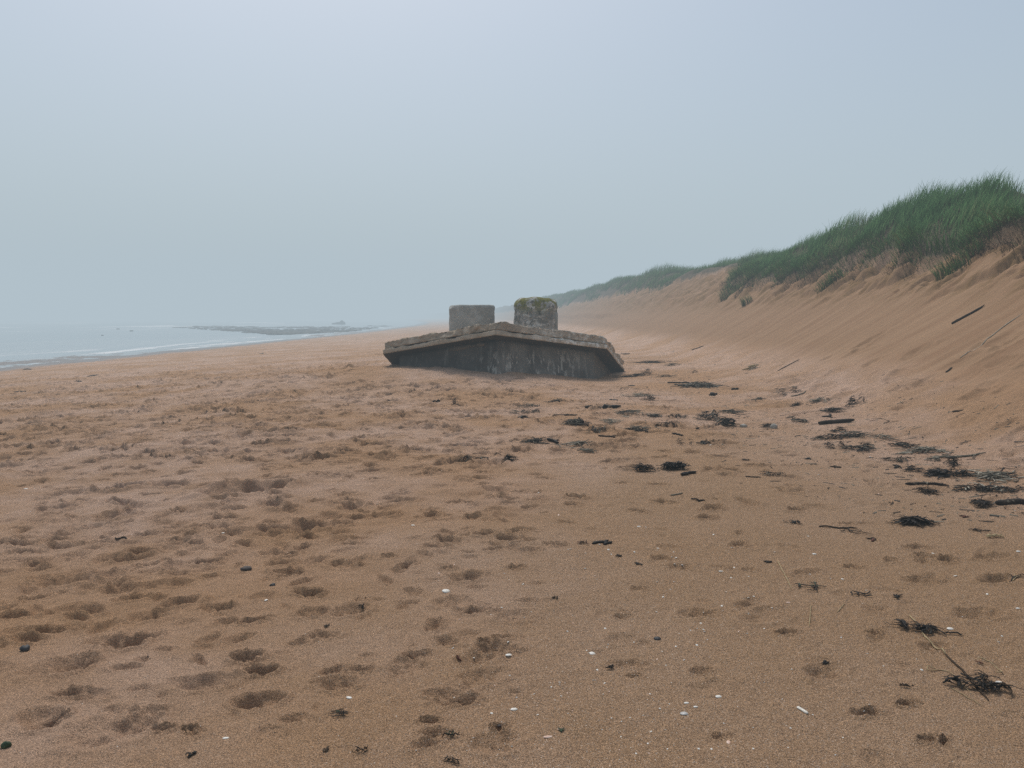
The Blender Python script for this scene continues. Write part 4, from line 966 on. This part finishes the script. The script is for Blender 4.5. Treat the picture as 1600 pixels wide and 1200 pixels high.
    ('stick', 2.497, 7.814, 0.157, 'driftwood_stick', 'straight short stick on the clear right sand', 'stick', 'sticks lying on the beach', {'m': 'wk', 'a': -0.02, 't': 0.006, 'c': 0.22}),
    ('wrack', 2.77, 7.917, 0.224, 'seaweed_clump', 'weathered flat weed strip beside the straight short stick', 'seaweed', 'seaweed clumps along the strandline', {'n': 22, 'd': 0.15, 'm': 'kbd'}),
    ('bit', 3.426, 8.734, 0.109, 'seaweed_scrap', 'little black scrap on the clear right sand', 'seaweed', 'small black weed scraps on the foreground sand', {'m': 'k'}),
    ('bit', 3.539, 8.25, 0.12, 'seaweed_scrap', 'brown weed crumbs on the clear right sand', 'seaweed', 'small black weed scraps on the foreground sand', {'m': 'kb'}),
    ('bit', 2.69, 8.71, 0.137, 'seaweed_scrap', 'torn brown weed near the middle clumps', 'seaweed', 'small black weed scraps on the foreground sand', {'m': 'b'}),
    ('stems', 4.344, 18.151, 1.213, 'stem_heap', 'widest heap of grey stems beside the dune foot', 'dry stems', 'dry stem heaps along the strandline', {'m': 'ddpk', 'n': 110, 'd': 1.0, 'h': 0.12, 't': 0.008}),
    ('stick', 4.204, 19.183, 0.556, 'driftwood_stick', 'dark bar of driftwood behind the widest stem heap', 'stick', 'sticks lying on the beach', {'m': 'wk', 'a': -0.05, 't': 0.0192, 'c': 0.22}),
    ('stick', 4.311, 16.238, 0.364, 'driftwood_stick', 'dark bar before the widest stem heap', 'stick', 'sticks lying on the beach', {'m': 'wk', 'a': 0, 't': 0.0192, 'c': 0.22}),
    ('lump', 4.235, 16.154, 0.111, 'seaweed_scrap', 'black nub at the tip of the dark bar', 'seaweed', None, {'m': 'k', 'd': 0.12, 'h': 0.05}),
    ('stick', 5.002, 17.124, 0.164, 'driftwood_stick', 'stubby black stick right of the widest stem heap', 'stick', 'sticks lying on the beach', {'m': 'k', 'a': 0, 't': 0.0212, 'c': 0.22}),
    ('stems', 3.612, 21.94, 1.297, 'stem_heap', 'dark weed line trailing from the pillbox corner', 'dry stems', 'dry stem heaps along the strandline', {'a': 0.05, 'm': 'kkd', 'n': 56, 'd': 0.6}),
    ('wrack', 4.003, 22.602, 0.383, 'seaweed_clump', 'raised black tuft on the line from the pillbox corner', 'seaweed', 'seaweed clumps along the strandline', {'n': 34, 'h': 0.12, 'd': 0.4, 'm': 'kk'}),
    ('stems', 4.269, 21.281, 0.868, 'stem_heap', 'broken stems beyond the pillbox corner line', 'dry stems', 'dry stem heaps along the strandline', {'m': 'kd', 'n': 34, 'd': 0.6, 'core': 0}),
    ('stems', 4.973, 27.339, 1.853, 'stem_heap', 'upper weed line between pillbox and dune', 'dry stems', 'dry stem heaps along the strandline', {'a': -0.35, 'm': 'kkd', 'n': 60, 'd': 0.6}),
    ('stems', 5.274, 25.275, 0.861, 'stem_heap', 'thin end of the upper weed line', 'dry stems', 'dry stem heaps along the strandline', {'a': -0.25, 'm': 'kd', 'n': 28, 'd': 0.5, 'core': 0}),
    ('stems', 4.917, 33.703, 0.738, 'stem_heap', 'faint weed mat just behind the pillbox edge', 'dry stems', 'dry stem heaps along the strandline', {'m': 'dk', 'n': 30, 'd': 0.7}),
    ('bit', 2.898, 18.622, 0.22, 'seaweed_scrap', 'black scrap in front of the pillbox corner line', 'seaweed', 'small black weed scraps on the foreground sand', {'m': 'k'}),
    ('stems', 5.285, 22.197, 0.494, 'stem_heap', 'light twigs near the dune foot behind the widest heap', 'dry stems', 'dry stem heaps along the strandline', {'m': 'bd', 'n': 20, 'core': 0}),
    ('stems', 6.404, 20.397, 0.534, 'straw_tuft', 'yellow straw tuft alone on the lower dune slope', 'straw', None, {'m': 'sssp', 'n': 30, 'd': 0.4, 't': 0.011, 'core': 0, 'h': 0.12}),
    ('stick', 6.894, 19.033, 0.641, 'driftwood_stick', 'thin dark stick flat on the slope beyond the yellow tuft', 'stick', 'sticks lying on the beach', {'m': 'wk', 'a': 0.3, 't': 0.01, 'c': 0.22}),
    ('stick', 7.231, 29.825, 0.46, 'driftwood_stick', 'dark stick at the far foot of the dune', 'stick', 'sticks lying on the beach', {'m': 'wk', 'a': 0, 't': 0.016, 'c': 0.22}),
    ('line', 8.915, 15.085, 0.146, 'driftwood_stick', 'longest dark driftwood branch lying high on the dune face', 'stick', 'sticks lying on the beach', {'pts': [(8.542, 14.965), (8.704, 14.972), (8.878, 15.002), (9.045, 15.017), (9.192, 15.021)], 't': 0.022, 'm': 'w'}),
    ('stick', 7.201, 12.607, 0.181, 'driftwood_stick', 'short black stick low on the dune face', 'stick', 'sticks lying on the beach', {'m': 'wk', 'a': 0.55, 't': 0.0124, 'c': 0.22}),
    ('stick', 6.118, 10.462, 0.141, 'driftwood_stick', 'dark twig at the base of the dune face', 'stick', 'sticks lying on the beach', {'m': 'wk', 'a': 0.3, 't': 0.009, 'c': 0.22}),
    ('line', 8.272, 13.442, 0.132, 'driftwood_stick', 'pale half-buried stem high on the dune face at the edge', 'stick', 'sticks lying on the beach', {'pts': [(7.527, 12.892), (8.195, 13.133), (8.852, 13.367)], 't': 0.008, 'm': 'p'}),
    ('bit', -15.187, 26.866, 0.36, 'seaweed_scrap', 'black scrap nearest the water on the left beach', 'seaweed', 'small black weed scraps on the foreground sand', {'m': 'k'}),
    ('bit', -14.811, 23.096, 0.366, 'seaweed_scrap', 'second black scrap on the left beach with a pale speck', 'seaweed', 'small black weed scraps on the foreground sand', {'m': 'k'}),
    ('bit', -27.241, 43.151, 0.68, 'seaweed_scrap', 'dark drift at the upper edge of the left beach', 'seaweed', 'small black weed scraps on the foreground sand', {'m': 'k'}),
    ('bit', -16.959, 31.031, 0.413, 'seaweed_scrap', 'pair of dark crumbs on the left beach near the wet sand', 'seaweed', 'small black weed scraps on the foreground sand', {'m': 'k'}),
    ('stick', -3.011, 5.847, 0.142, 'driftwood_stick', 'thin curved stick among the left footprints', 'stick', 'sticks lying on the beach', {'m': 'wk', 'a': -0.1, 'c': 0.5, 't': 0.006}),
    ('bit', -15.819, 48.533, 0.34, 'seaweed_scrap', 'far dark speck of weed near the waterline', 'seaweed', 'small black weed scraps on the foreground sand', {'m': 'k'}),
]
SHELLS = [
    (-0.411, 4.616, 0.0502, 0.85, 'w', 'largest white shell alone in the centre left foreground'),
    (-0.722, 3.277, 0.0308, 0.7, 'w', 'white oval shell above the loose dark tangle'),
    (-0.019, 3.673, 0.0337, 0.6, 'w', 'flat white shell left of the square white one'),
    (0.404, 3.749, 0.0346, 0.9, 'w', 'squarish bright white shell in the centre foreground'),
    (0.006, 3.175, 0.0318, 0.6, 'w', 'thick white shell at the bottom centre of the shelly patch'),
    (-0.088, 3.151, 0.0131, 0.8, 'w', 'small white shell left of the thick one'),
    (-1.152, 2.951, 0.0264, 0.5, 'w', 'cream pointed shell chip at the lower left'),
    (-1.461, 4.438, 0.0234, 0.8, 'w', 'small round white shell among the left prints'),
    (0.916, 3.281, 0.0312, 0.6, 'w', 'flat grey white shell in the shelly patch'),
    (0.735, 3.135, 0.0349, 0.9, 'g', 'grey ribbed shell standing on edge in the shelly patch'),
    (0.761, 3.225, 0.0249, 0.5, 'w', 'white shell chip just above the grey ribbed shell'),
    (0.793, 3.192, 0.0219, 0.5, 'w', 'white shell chip right of the grey ribbed shell'),
    (2.331, 3.962, 0.0421, 0.6, 'w', 'bright white shell right of the upper black fan'),
    (2.223, 3.378, 0.0371, 0.6, 'w', 'pale shell tucked behind the largest seaweed bunch'),
    (0.142, 2.969, 0.0421, 0.35, 'p', 'orange curved shell sliver at the bottom'),
    (0.86, 2.918, 0.0228, 0.7, 'p', 'peach shell in the lower shelly patch'),
    (1.615, 4.368, 0.031, 0.4, 'p', 'pink shell sliver near the upright straw'),
    (1.377, 4.943, 0.0342, 0.4, 'w', 'white shell chip on smooth sand right of centre'),
    (2.139, 5.313, 0.0334, 0.6, 'w', 'white shell above the slanting straw'),
    (1.006, 5.977, 0.0354, 0.5, 'w', 'white shell flake below the middle clumps'),
    (3.538, 5.247, 0.0422, 0.5, 'w', 'white shell at the right edge of the view'),
    (2.87, 4.233, 0.0298, 0.5, 'w', 'lower white shell at the right edge of the view'),
    (-2.283, 5.937, 0.0265, 0.6, 'w', 'white speck shell among the upper left prints'),
    (-0.796, 6.039, 0.0305, 0.6, 'w', 'white flake above the largest shell'),
    (-5.037, 7.83, 0.0388, 0.6, 'w', 'white speck at the far left sand'),
]
PEBBLES = [(-1.788, 5.044, 0.0758, 0.7, 's', 'rounded brown pebble alone among the left prints'), (-1.512, 4.725, 0.0372, 0.7, 'd', 'small slate pebble below the brown pebble'), (-2.48, 3.783, 0.0528, 0.9, 'd', 'dark pebble sitting in a hollow at the left edge'), (0.765, 3.911, 0.0398, 0.6, 'd', 'flat dark pebble in the centre right foreground'), (-0.053, 3.058, 0.0204, 0.7, 's', 'little brown stone inside a print near the bottom')]
RAZOR = (1.227, 3.168, 1.251, 3.116)
FLECKS = [(0.48, 2.84, 0.0094, 5.79), (-0.3, 3.78, 0.0141, 4.08), (0.42, 4.58, 0.0101, 3.41), (1.22, 4.34, 0.0164, 4.81), (0.59, 3.09, 0.0062, 3.88), (2.16, 4.56, 0.0108, 6.17), (0.61, 2.88, 0.0083, 4.26), (0.53, 2.84, 0.0091, 6.07), (1.11, 5.21, 0.0124, 0.92), (0.64, 5.49, 0.0199, 2.12), (1.13, 3.03, 0.0087, 1.98), (0.47, 2.79, 0.0049, 4.71), (0.1, 3.32, 0.0082, 3.63), (0.7, 5.29, 0.0126, 6.0), (0.56, 2.84, 0.007, 2.23), (-0.49, 3.12, 0.006, 4.7), (5.04, 8.76, 0.0432, 0.57), (-0.29, 4.16, 0.0153, 3.42), (-0.12, 4.23, 0.0087, 0.49), (-0.02, 4.8, 0.0085, 6.2), (-1.1, 3.96, 0.009, 3.73), (1.53, 4.84, 0.0091, 5.75), (-0.48, 4.91, 0.0185, 5.96), (0.6, 3.11, 0.006, 2.73), (0.95, 3.82, 0.0151, 5.35), (1.41, 4.46, 0.0152, 3.01), (0.32, 3.99, 0.0079, 2.37), (2.49, 3.8, 0.0125, 2.13), (0.44, 2.97, 0.0073, 4.94), (1.76, 3.67, 0.0135, 2.28), (0.91, 4.5, 0.0153, 4.34), (1.24, 2.81, 0.0094, 3.65), (0.25, 3.34, 0.0089, 5.13), (0.46, 3.09, 0.0076, 4.04), (2.95, 5.26, 0.0242, 5.46), (1.97, 3.61, 0.0116, 1.04), (2.83, 4.45, 0.0167, 4.52), (0.44, 3.34, 0.0099, 4.18), (0.43, 3.43, 0.0116, 4.0), (0.25, 7.1, 0.0214, 4.08), (0.52, 5.29, 0.0164, 1.42), (-0.05, 4.91, 0.0133, 1.14), (1.36, 4.01, 0.0127, 3.71), (0.64, 2.9, 0.005, 2.55), (0.37, 3.02, 0.0075, 0.23), (1.1, 5.07, 0.017, 2.13), (1.71, 3.86, 0.0145, 4.03), (0.54, 4.87, 0.0167, 3.54), (2.55, 3.87, 0.0112, 5.61), (1.13, 3.41, 0.0071, 3.95), (1.26, 4.77, 0.0107, 1.83), (0.78, 2.87, 0.0108, 3.74), (0.84, 2.76, 0.0079, 2.61), (1.5, 4.3, 0.0123, 0.77), (0.64, 3.9, 0.0091, 4.91), (0.11, 4.27, 0.0097, 5.87), (1.06, 5.96, 0.0139, 6.21), (0.18, 3.39, 0.0101, 4.67), (0.24, 3.15, 0.0073, 3.35), (0.49, 3.83, 0.0095, 4.68), (1.87, 5.34, 0.0144, 2.86), (2.52, 4.17, 0.0083, 4.89), (-0.08, 3.39, 0.0092, 5.73), (0.3, 4.02, 0.0142, 1.23), (0.63, 3.02, 0.0098, 2.72), (0.42, 3.11, 0.0114, 0.9), (0.07, 4.23, 0.0085, 3.68), (0.39, 6.34, 0.0251, 4.97), (0.69, 5.38, 0.0202, 6.15), (4.16, 8.81, 0.0391, 1.38), (1.97, 4.95, 0.0141, 5.77), (0.39, 3.46, 0.0089, 1.01), (1.0, 4.02, 0.0076, 0.36), (0.64, 3.19, 0.0116, 0.84), (0.39, 3.75, 0.014, 2.35), (1.19, 3.25, 0.0069, 3.96), (1.16, 3.4, 0.008, 3.46), (0.26, 3.17, 0.0089, 0.84), (0.07, 4.71, 0.0151, 4.11), (1.18, 3.31, 0.0065, 0.78), (0.76, 3.76, 0.0091, 5.0), (1.54, 3.18, 0.0063, 0.95), (2.95, 6.38, 0.0155, 6.11), (0.74, 3.43, 0.0085, 1.48), (0.38, 3.46, 0.0084, 2.42), (0.88, 3.06, 0.0083, 5.35), (-0.01, 3.48, 0.0101, 4.65), (0.98, 4.63, 0.0083, 5.58), (0.65, 3.16, 0.0054, 2.95), (2.04, 4.79, 0.0139, 0.63), (1.03, 4.0, 0.0148, 0.96), (1.29, 4.32, 0.0091, 1.8), (0.42, 2.87, 0.0072, 5.89), (0.62, 3.32, 0.0091, 5.94), (0.41, 3.32, 0.0109, 1.03), (0.4, 5.36, 0.0134, 0.49), (1.34, 4.22, 0.0119, 1.78), (3.41, 7.03, 0.0197, 4.22), (2.11, 4.78, 0.0197, 0.04), (0.5, 3.12, 0.0081, 0.28), (1.45, 4.07, 0.0081, 0.45), (1.01, 2.92, 0.0055, 1.53), (0.68, 4.0, 0.0073, 1.6), (0.87, 5.33, 0.0234, 1.13), (0.89, 3.96, 0.0114, 0.53), (0.94, 2.86, 0.0089, 5.38), (1.59, 5.43, 0.0184, 3.06), (0.11, 3.22, 0.0118, 1.93), (0.99, 3.02, 0.0068, 0.73), (1.21, 3.02, 0.0076, 0.82), (1.38, 4.44, 0.0086, 2.69), (0.6, 3.27, 0.0059, 1.26), (0.94, 4.04, 0.0078, 2.64), (0.54, 2.92, 0.0092, 4.77), (-0.02, 3.83, 0.0132, 4.12), (1.77, 3.53, 0.0089, 5.1), (1.03, 4.76, 0.0109, 4.24), (1.14, 5.21, 0.0204, 3.5), (1.04, 4.1, 0.0149, 5.96), (0.92, 4.53, 0.012, 2.28), (1.14, 3.01, 0.0104, 0.6), (0.92, 4.74, 0.0155, 2.8), (4.03, 7.55, 0.0232, 5.75), (0.11, 3.14, 0.0116, 3.34), (3.21, 7.92, 0.0337, 2.63), (0.69, 2.77, 0.005, 3.62), (1.31, 4.57, 0.0108, 1.26), (0.34, 4.14, 0.0137, 1.52), (0.57, 3.01, 0.0108, 3.88), (2.85, 4.81, 0.0223, 3.08), (0.69, 3.23, 0.012, 1.25), (0.85, 3.66, 0.0133, 3.91), (2.59, 9.91, 0.0327, 3.68), (0.96, 4.0, 0.0097, 0.17), (0.19, 3.27, 0.0083, 6.17), (2.26, 3.58, 0.0132, 3.37), (1.03, 3.98, 0.0129, 3.28), (1.49, 5.15, 0.0114, 2.23), (0.83, 4.28, 0.016, 1.72), (0.22, 3.43, 0.0107, 6.01), (1.5, 3.14, 0.0114, 3.84), (-0.19, 3.71, 0.0134, 1.5), (1.89, 5.03, 0.0103, 2.45), (0.0, 2.92, 0.0087, 2.43), (-0.26, 3.32, 0.0095, 4.49), (1.1, 4.28, 0.0099, 3.91), (0.5, 3.86, 0.013, 1.41), (0.41, 3.57, 0.0125, 5.52), (1.41, 4.82, 0.0141, 5.68), (0.41, 2.8, 0.0059, 0.19), (1.33, 3.52, 0.0112, 1.15), (0.02, 3.29, 0.0107, 0.39), (0.19, 3.02, 0.0113, 2.0), (1.32, 2.93, 0.0069, 4.38), (2.61, 7.98, 0.0201, 0.98), (1.49, 5.03, 0.02, 4.62), (1.93, 3.49, 0.0146, 6.01), (0.98, 2.79, 0.0056, 0.65), (0.84, 3.81, 0.0123, 4.67), (1.25, 3.95, 0.0118, 2.36), (0.22, 3.31, 0.0091, 6.05), (0.22, 3.41, 0.011, 1.86), (0.38, 3.78, 0.0092, 4.63), (1.54, 5.75, 0.0188, 4.38), (2.26, 5.74, 0.017, 5.33), (1.45, 4.48, 0.0146, 0.46), (1.15, 5.07, 0.0161, 6.18), (-0.39, 5.06, 0.0142, 5.09), (1.27, 3.11, 0.0082, 0.1), (0.15, 3.66, 0.0065, 1.37), (1.41, 4.55, 0.0088, 1.75), (2.03, 4.32, 0.0085, 2.47), (1.21, 3.97, 0.015, 4.05), (1.15, 5.34, 0.0108, 4.83), (1.08, 2.87, 0.0076, 6.27), (4.24, 7.09, 0.0319, 2.65), (4.19, 6.28, 0.0224, 1.7), (-0.06, 4.32, 0.0134, 0.77), (0.51, 4.08, 0.0148, 5.56), (1.05, 5.41, 0.0219, 6.03), (0.73, 2.87, 0.011, 0.2), (1.02, 3.88, 0.009, 4.73), (0.72, 3.68, 0.0142, 4.41), (0.49, 5.01, 0.0177, 2.35), (-0.03, 2.82, 0.0062, 3.57), (0.75, 3.61, 0.012, 0.84), (0.56, 3.14, 0.0082, 3.17), (0.51, 3.1, 0.0056, 3.14), (0.42, 5.37, 0.0143, 2.83), (0.78, 2.86, 0.0073, 3.33)]
for idx, it in enumerate(ITEMS): make_item(it, idx)

SMAT = dict(w=M_SHELL, g=M_GREYSHELL, p=M_PINK)
for k, (x, y, w, asp, kd, lab) in enumerate(SHELLS):
    put_shell(shell_mesh('shell', w, asp, k * 5 + 1, SMAT[kd]), 'shell', x, y, (k * 2.4) % 6.28 if asp > .6 else .3, lab, 'shell', 'larger shells on the foreground sand', 1., .12)
hp = Heap(77)
hp.tube(np.column_stack([np.linspace(RAZOR[0], RAZOR[2], 8), np.linspace(RAZOR[1], RAZOR[3], 8), H(np.linspace(RAZOR[0], RAZOR[2], 8), np.linspace(RAZOR[1], RAZOR[3], 8)) + .004]), .0075, .004, M_SHELL, 8, (.8, .7))
tag(hp.link('razor_shell', RAZOR[0], RAZOR[1]), 'long narrow white razor shell right of the shelly patch', 'shell')
flk = [shell_mesh('shell_fragment', 1., a, 90 + i, m) for i, (a, m) in enumerate([(.5, M_SHELL), (.8, M_SHELL), (.65, M_GREYSHELL), (.4, M_SHELL), (.6, M_PINK)])]
for k, (x, y, w, rot) in enumerate(FLECKS):
    put_shell(flk[(k * 7) % 5 if k % 3 else 1], 'shell_fragment', x, y, rot, 'tiny pale shell fragment lying on the coarse shelly sand', 'shell fragment', 'tiny shell fragments sprinkled over the foreground', w, .3)
for k, (x, y, w, asp, kd, lab) in enumerate(PEBBLES):
    hp = Heap(300 + k)
    hp.lump(x, y, w / 2, w * .42, w * .36 * asp, M_STONE if kd == 's' else M_SLATE, k * 9 + 2, 10, k * 1.1, .25)
    tag(hp.link('pebble', x, y), lab, 'pebble', 'pebbles lying on the sand')

# coarse shell grit and broken stem crumbs: too many to count
def build_grit():
    r = np.random.default_rng(12)
    def grains(n, x, y, smin, smax, flat):
        ph = r.random((n, 5)) * .5 + np.arange(5) * 1.2566; s = smin + (smax - smin) * r.random((n, 1)) ** 2.2
        el = .55 + .9 * r.random((n, 1)); ro = r.random((n, 1)) * 6.28
        X = s * np.cos(ph) * el; Y = s * np.sin(ph)
        a = X * np.cos(ro) - Y * np.sin(ro); b = X * np.sin(ro) + Y * np.cos(ro)
        z = H(x, y)
        ring = np.stack([x[:, None] + a, y[:, None] + b, np.repeat(z[:, None], 5, 1) - .0005], -1)
        top = np.stack([x, y, z + s[:, 0] * flat], -1)[:, None]
        V = np.concatenate([ring, top], 1).reshape(-1, 3)
        b0 = np.arange(n)[:, None] * 6
        T = np.concatenate([b0 + np.array([[k, (k + 1) % 5, 5]]) for k in range(5)], 0)
        return V, T
    for cnt, mats, lab, nm, sm, dark in ((9000, [M_SHELL, M_PINK, M_GREYSHELL], 'pale shell grit strewn through the coarse foreground sand', 'shell_grit', (.0007, .0026), 0), (16000, [M_STONE, M_BROWN], 'dark coarse sand grains and weed crumbs over the foreground', 'sand_grit', (.0009, .0036), 1)):
        R = 2.4 + 7.5 * r.random(cnt) ** 1.5; T = -.62 + 1.24 * r.random(cnt)
        if not dark: T = np.where(r.random(cnt) < .75, np.clip(r.normal(.12, .16, cnt), -.6, .65), T)
        x = R * np.sin(T); y = R * np.cos(T)
        V, F = grains(cnt, x, y, sm[0], sm[1], .7)
        o = link(nm, np_mesh(nm, V, F), mats)
        mi = (np.arange(cnt) * 7 % 10 > 7).astype(np.int32) if not dark else (np.arange(cnt) * 7 % 10 > 6).astype(np.int32)
        o.data.polygons.foreach_set('material_index', np.tile(mi, 5)); o.data.update()
        tag(o, lab, 'grit', kind='stuff')
    # weed crumbs blown along the strandline
    n = 3600
    y = 6 + 26 * r.random(n) ** 1.2; x = np.interp(y, [6, 9, 14, 20, 32], [4.6, 4.7, 3.6, 3.4, 5.2]) + r.normal(0, 1., n) * np.interp(y, [6, 12, 20, 32], [.7, 1.5, 1.7, .9])
    ok = (x < toe(y) + .9) & ~((x > -4) & (x < 3.7) & (y > 18.6) & (y < 26.5)); x, y = x[ok], y[ok]; n = len(x)
    a = r.normal(0, .8, n); L = (.008 + .06 * r.random(n) ** 4); w = .0022 + .004 * r.random(n)
    dx, dy = np.cos(a), np.sin(a); z = H(x, y)
    P = []
    for s, q, h in ((-1, -1, 0), (-1, 1, .004), (1, 1, .004), (1, -1, 0)):
        X = x + s * L * dx - q * w * dy; Y = y + s * L * dy + q * w * dx
        P.append(np.stack([X, Y, H(X, Y) + .003 + h], -1))
    V = np.stack(P, 1).reshape(-1, 3); F = np.arange(n * 4).reshape(-1, 4)
    o = link('weed_crumbs', np_mesh('weed_crumbs', V, F), [M_BLACK, M_BROWN, M_DRY])
    o.data.polygons.foreach_set('material_index', (np.arange(n) % 3).astype(np.int32)); o.data.update()
    tag(o, 'fine dark weed crumbs blown along the strandline', 'weed crumbs', kind='stuff')
build_grit()

# ------------------------------------------------------------------ the reef offshore
def build_reef():
    r = random.Random(21); hp = Heap(500)
    k = 0
    while k < 2000:                                             # a low tongue of boulders reaching in from the sea
        y = 146 + 150 * r.random() ** 1.3; x0 = np.interp(y, [146, 244, 300], [-45, -108, -118]); x1 = np.interp(y, [146, 175, 300], [-43, -37, -46])
        x = r.uniform(x0, x1)
        if vn(x * .06, y * .035, 3) < -.45: continue
        s = .16 + .42 * r.random() ** 2 * (1.5 if r.random() < .08 else 1)
        hp.lump(x, y, s * 2.2, s * r.uniform(1.2, 2.2), s * .34, M_ROCK, k, 5, r.uniform(0, 3), .5)
        hp.V[-1][:, 2] += SEA_Z - .02 - float(H(x, y))
        k += 1
    o = hp.link('rock_reef', -70, 230, origin=(-70, 230, SEA_Z))
    tag(o, 'low dark reef of boulders lying in the shallows', 'reef', kind='stuff')
    for k, (x, y, s, lab) in enumerate([(-90, 182, .3, 'middle lone rock in the water left of the reef'), (-74, 139, .14, 'smallest lone rock nearest the shore in the calm water'), (-109, 213, .3, 'outermost lone rock in the calm water left of the reef')]):
        hp = Heap(600 + k); hp.lump(x, y, s * 1.5, s, s * .5, M_ROCK, 40 + k, 8, .3 * k, .4); hp.V[-1][:, 2] += SEA_Z - float(H(x, y))
        tag(hp.link('sea_rock', x, y, origin=(x, y, SEA_Z)), lab, 'rock', 'lone rocks in the sea')
    hp = Heap(700)
    for dx, sz, hh in ((-1.9, 1.6, .6), (0, 2.0, 1.0), (1.4, 1.3, 1.6), (2.2, .9, 1.3)):
        hp.lump(-83 + dx, 370, sz, 1.6, hh, M_ROCK, int(dx * 10) + 60, 10, .2, .5); hp.V[-1][:, 2] += SEA_Z + .1 - float(H(-83 + dx, 370))
    tag(hp.link('sea_stack', -83, 370, origin=(-83, 370, SEA_Z)), 'hazy jagged rock outcrop standing above the far reef', 'rock')
build_reef()
SKY_STRENGTH, SUN_E = .13, 2.35
# ------------------------------------------------------------------ light, sky, camera
SUN_EL, SUN_AZ = math.radians(58), math.radians(-16)      # azimuth measured from +Y toward +X
w = bpy.data.worlds.new('World'); SC.world = w; w.use_nodes = True
nt = w.node_tree; nt.nodes.clear()
sky = nt.nodes.new('ShaderNodeTexSky'); sky.sky_type = 'NISHITA'; sky.sun_disc = False
sky.sun_elevation = SUN_EL; sky.sun_rotation = SUN_AZ
sky.air_density = 1.0; sky.dust_density = 3.4; sky.ozone_density = .5
bg = nt.nodes.new('ShaderNodeBackground'); bg.inputs[1].default_value = SKY_STRENGTH
wo = nt.nodes.new('ShaderNodeOutputWorld')
nt.links.new(sky.outputs[0], bg.inputs[0]); nt.links.new(bg.outputs[0], wo.inputs[0])
sd = bpy.data.lights.new('sun', 'SUN'); sd.energy = SUN_E; sd.angle = math.radians(13); sd.color = (1, .965, .91)
so = bpy.data.objects.new('sun', sd); COL.objects.link(so)
dirv = Vector((math.sin(SUN_AZ) * math.cos(SUN_EL), math.cos(SUN_AZ) * math.cos(SUN_EL), math.sin(SUN_EL)))
so.rotation_euler = (-dirv).to_track_quat('-Z', 'Y').to_euler(); so.location = dirv * 40

cd = bpy.data.cameras.new('camera'); cam = bpy.data.objects.new('camera', cd); COL.objects.link(cam)
cd.sensor_fit = 'HORIZONTAL'; cd.sensor_width = 36; cd.lens = 27.0; cd.clip_start = .05; cd.clip_end = 6000
cam.location = (0, 0, EYE); cam.rotation_euler = (PI / 2 - PITCH, 0, 0)
SC.camera = cam
SC.view_settings.view_transform = 'Standard'; SC.view_settings.look = 'None'; SC.view_settings.exposure = 0
SC.render.engine = 'CYCLES'
SC.cycles.max_bounces = 6; SC.cycles.diffuse_bounces = 3; SC.cycles.volume_bounces = 0; SC.cycles.transparent_max_bounces = 8
SC.cycles.use_denoising = False; SC.cycles.sample_clamp_indirect = 1.2
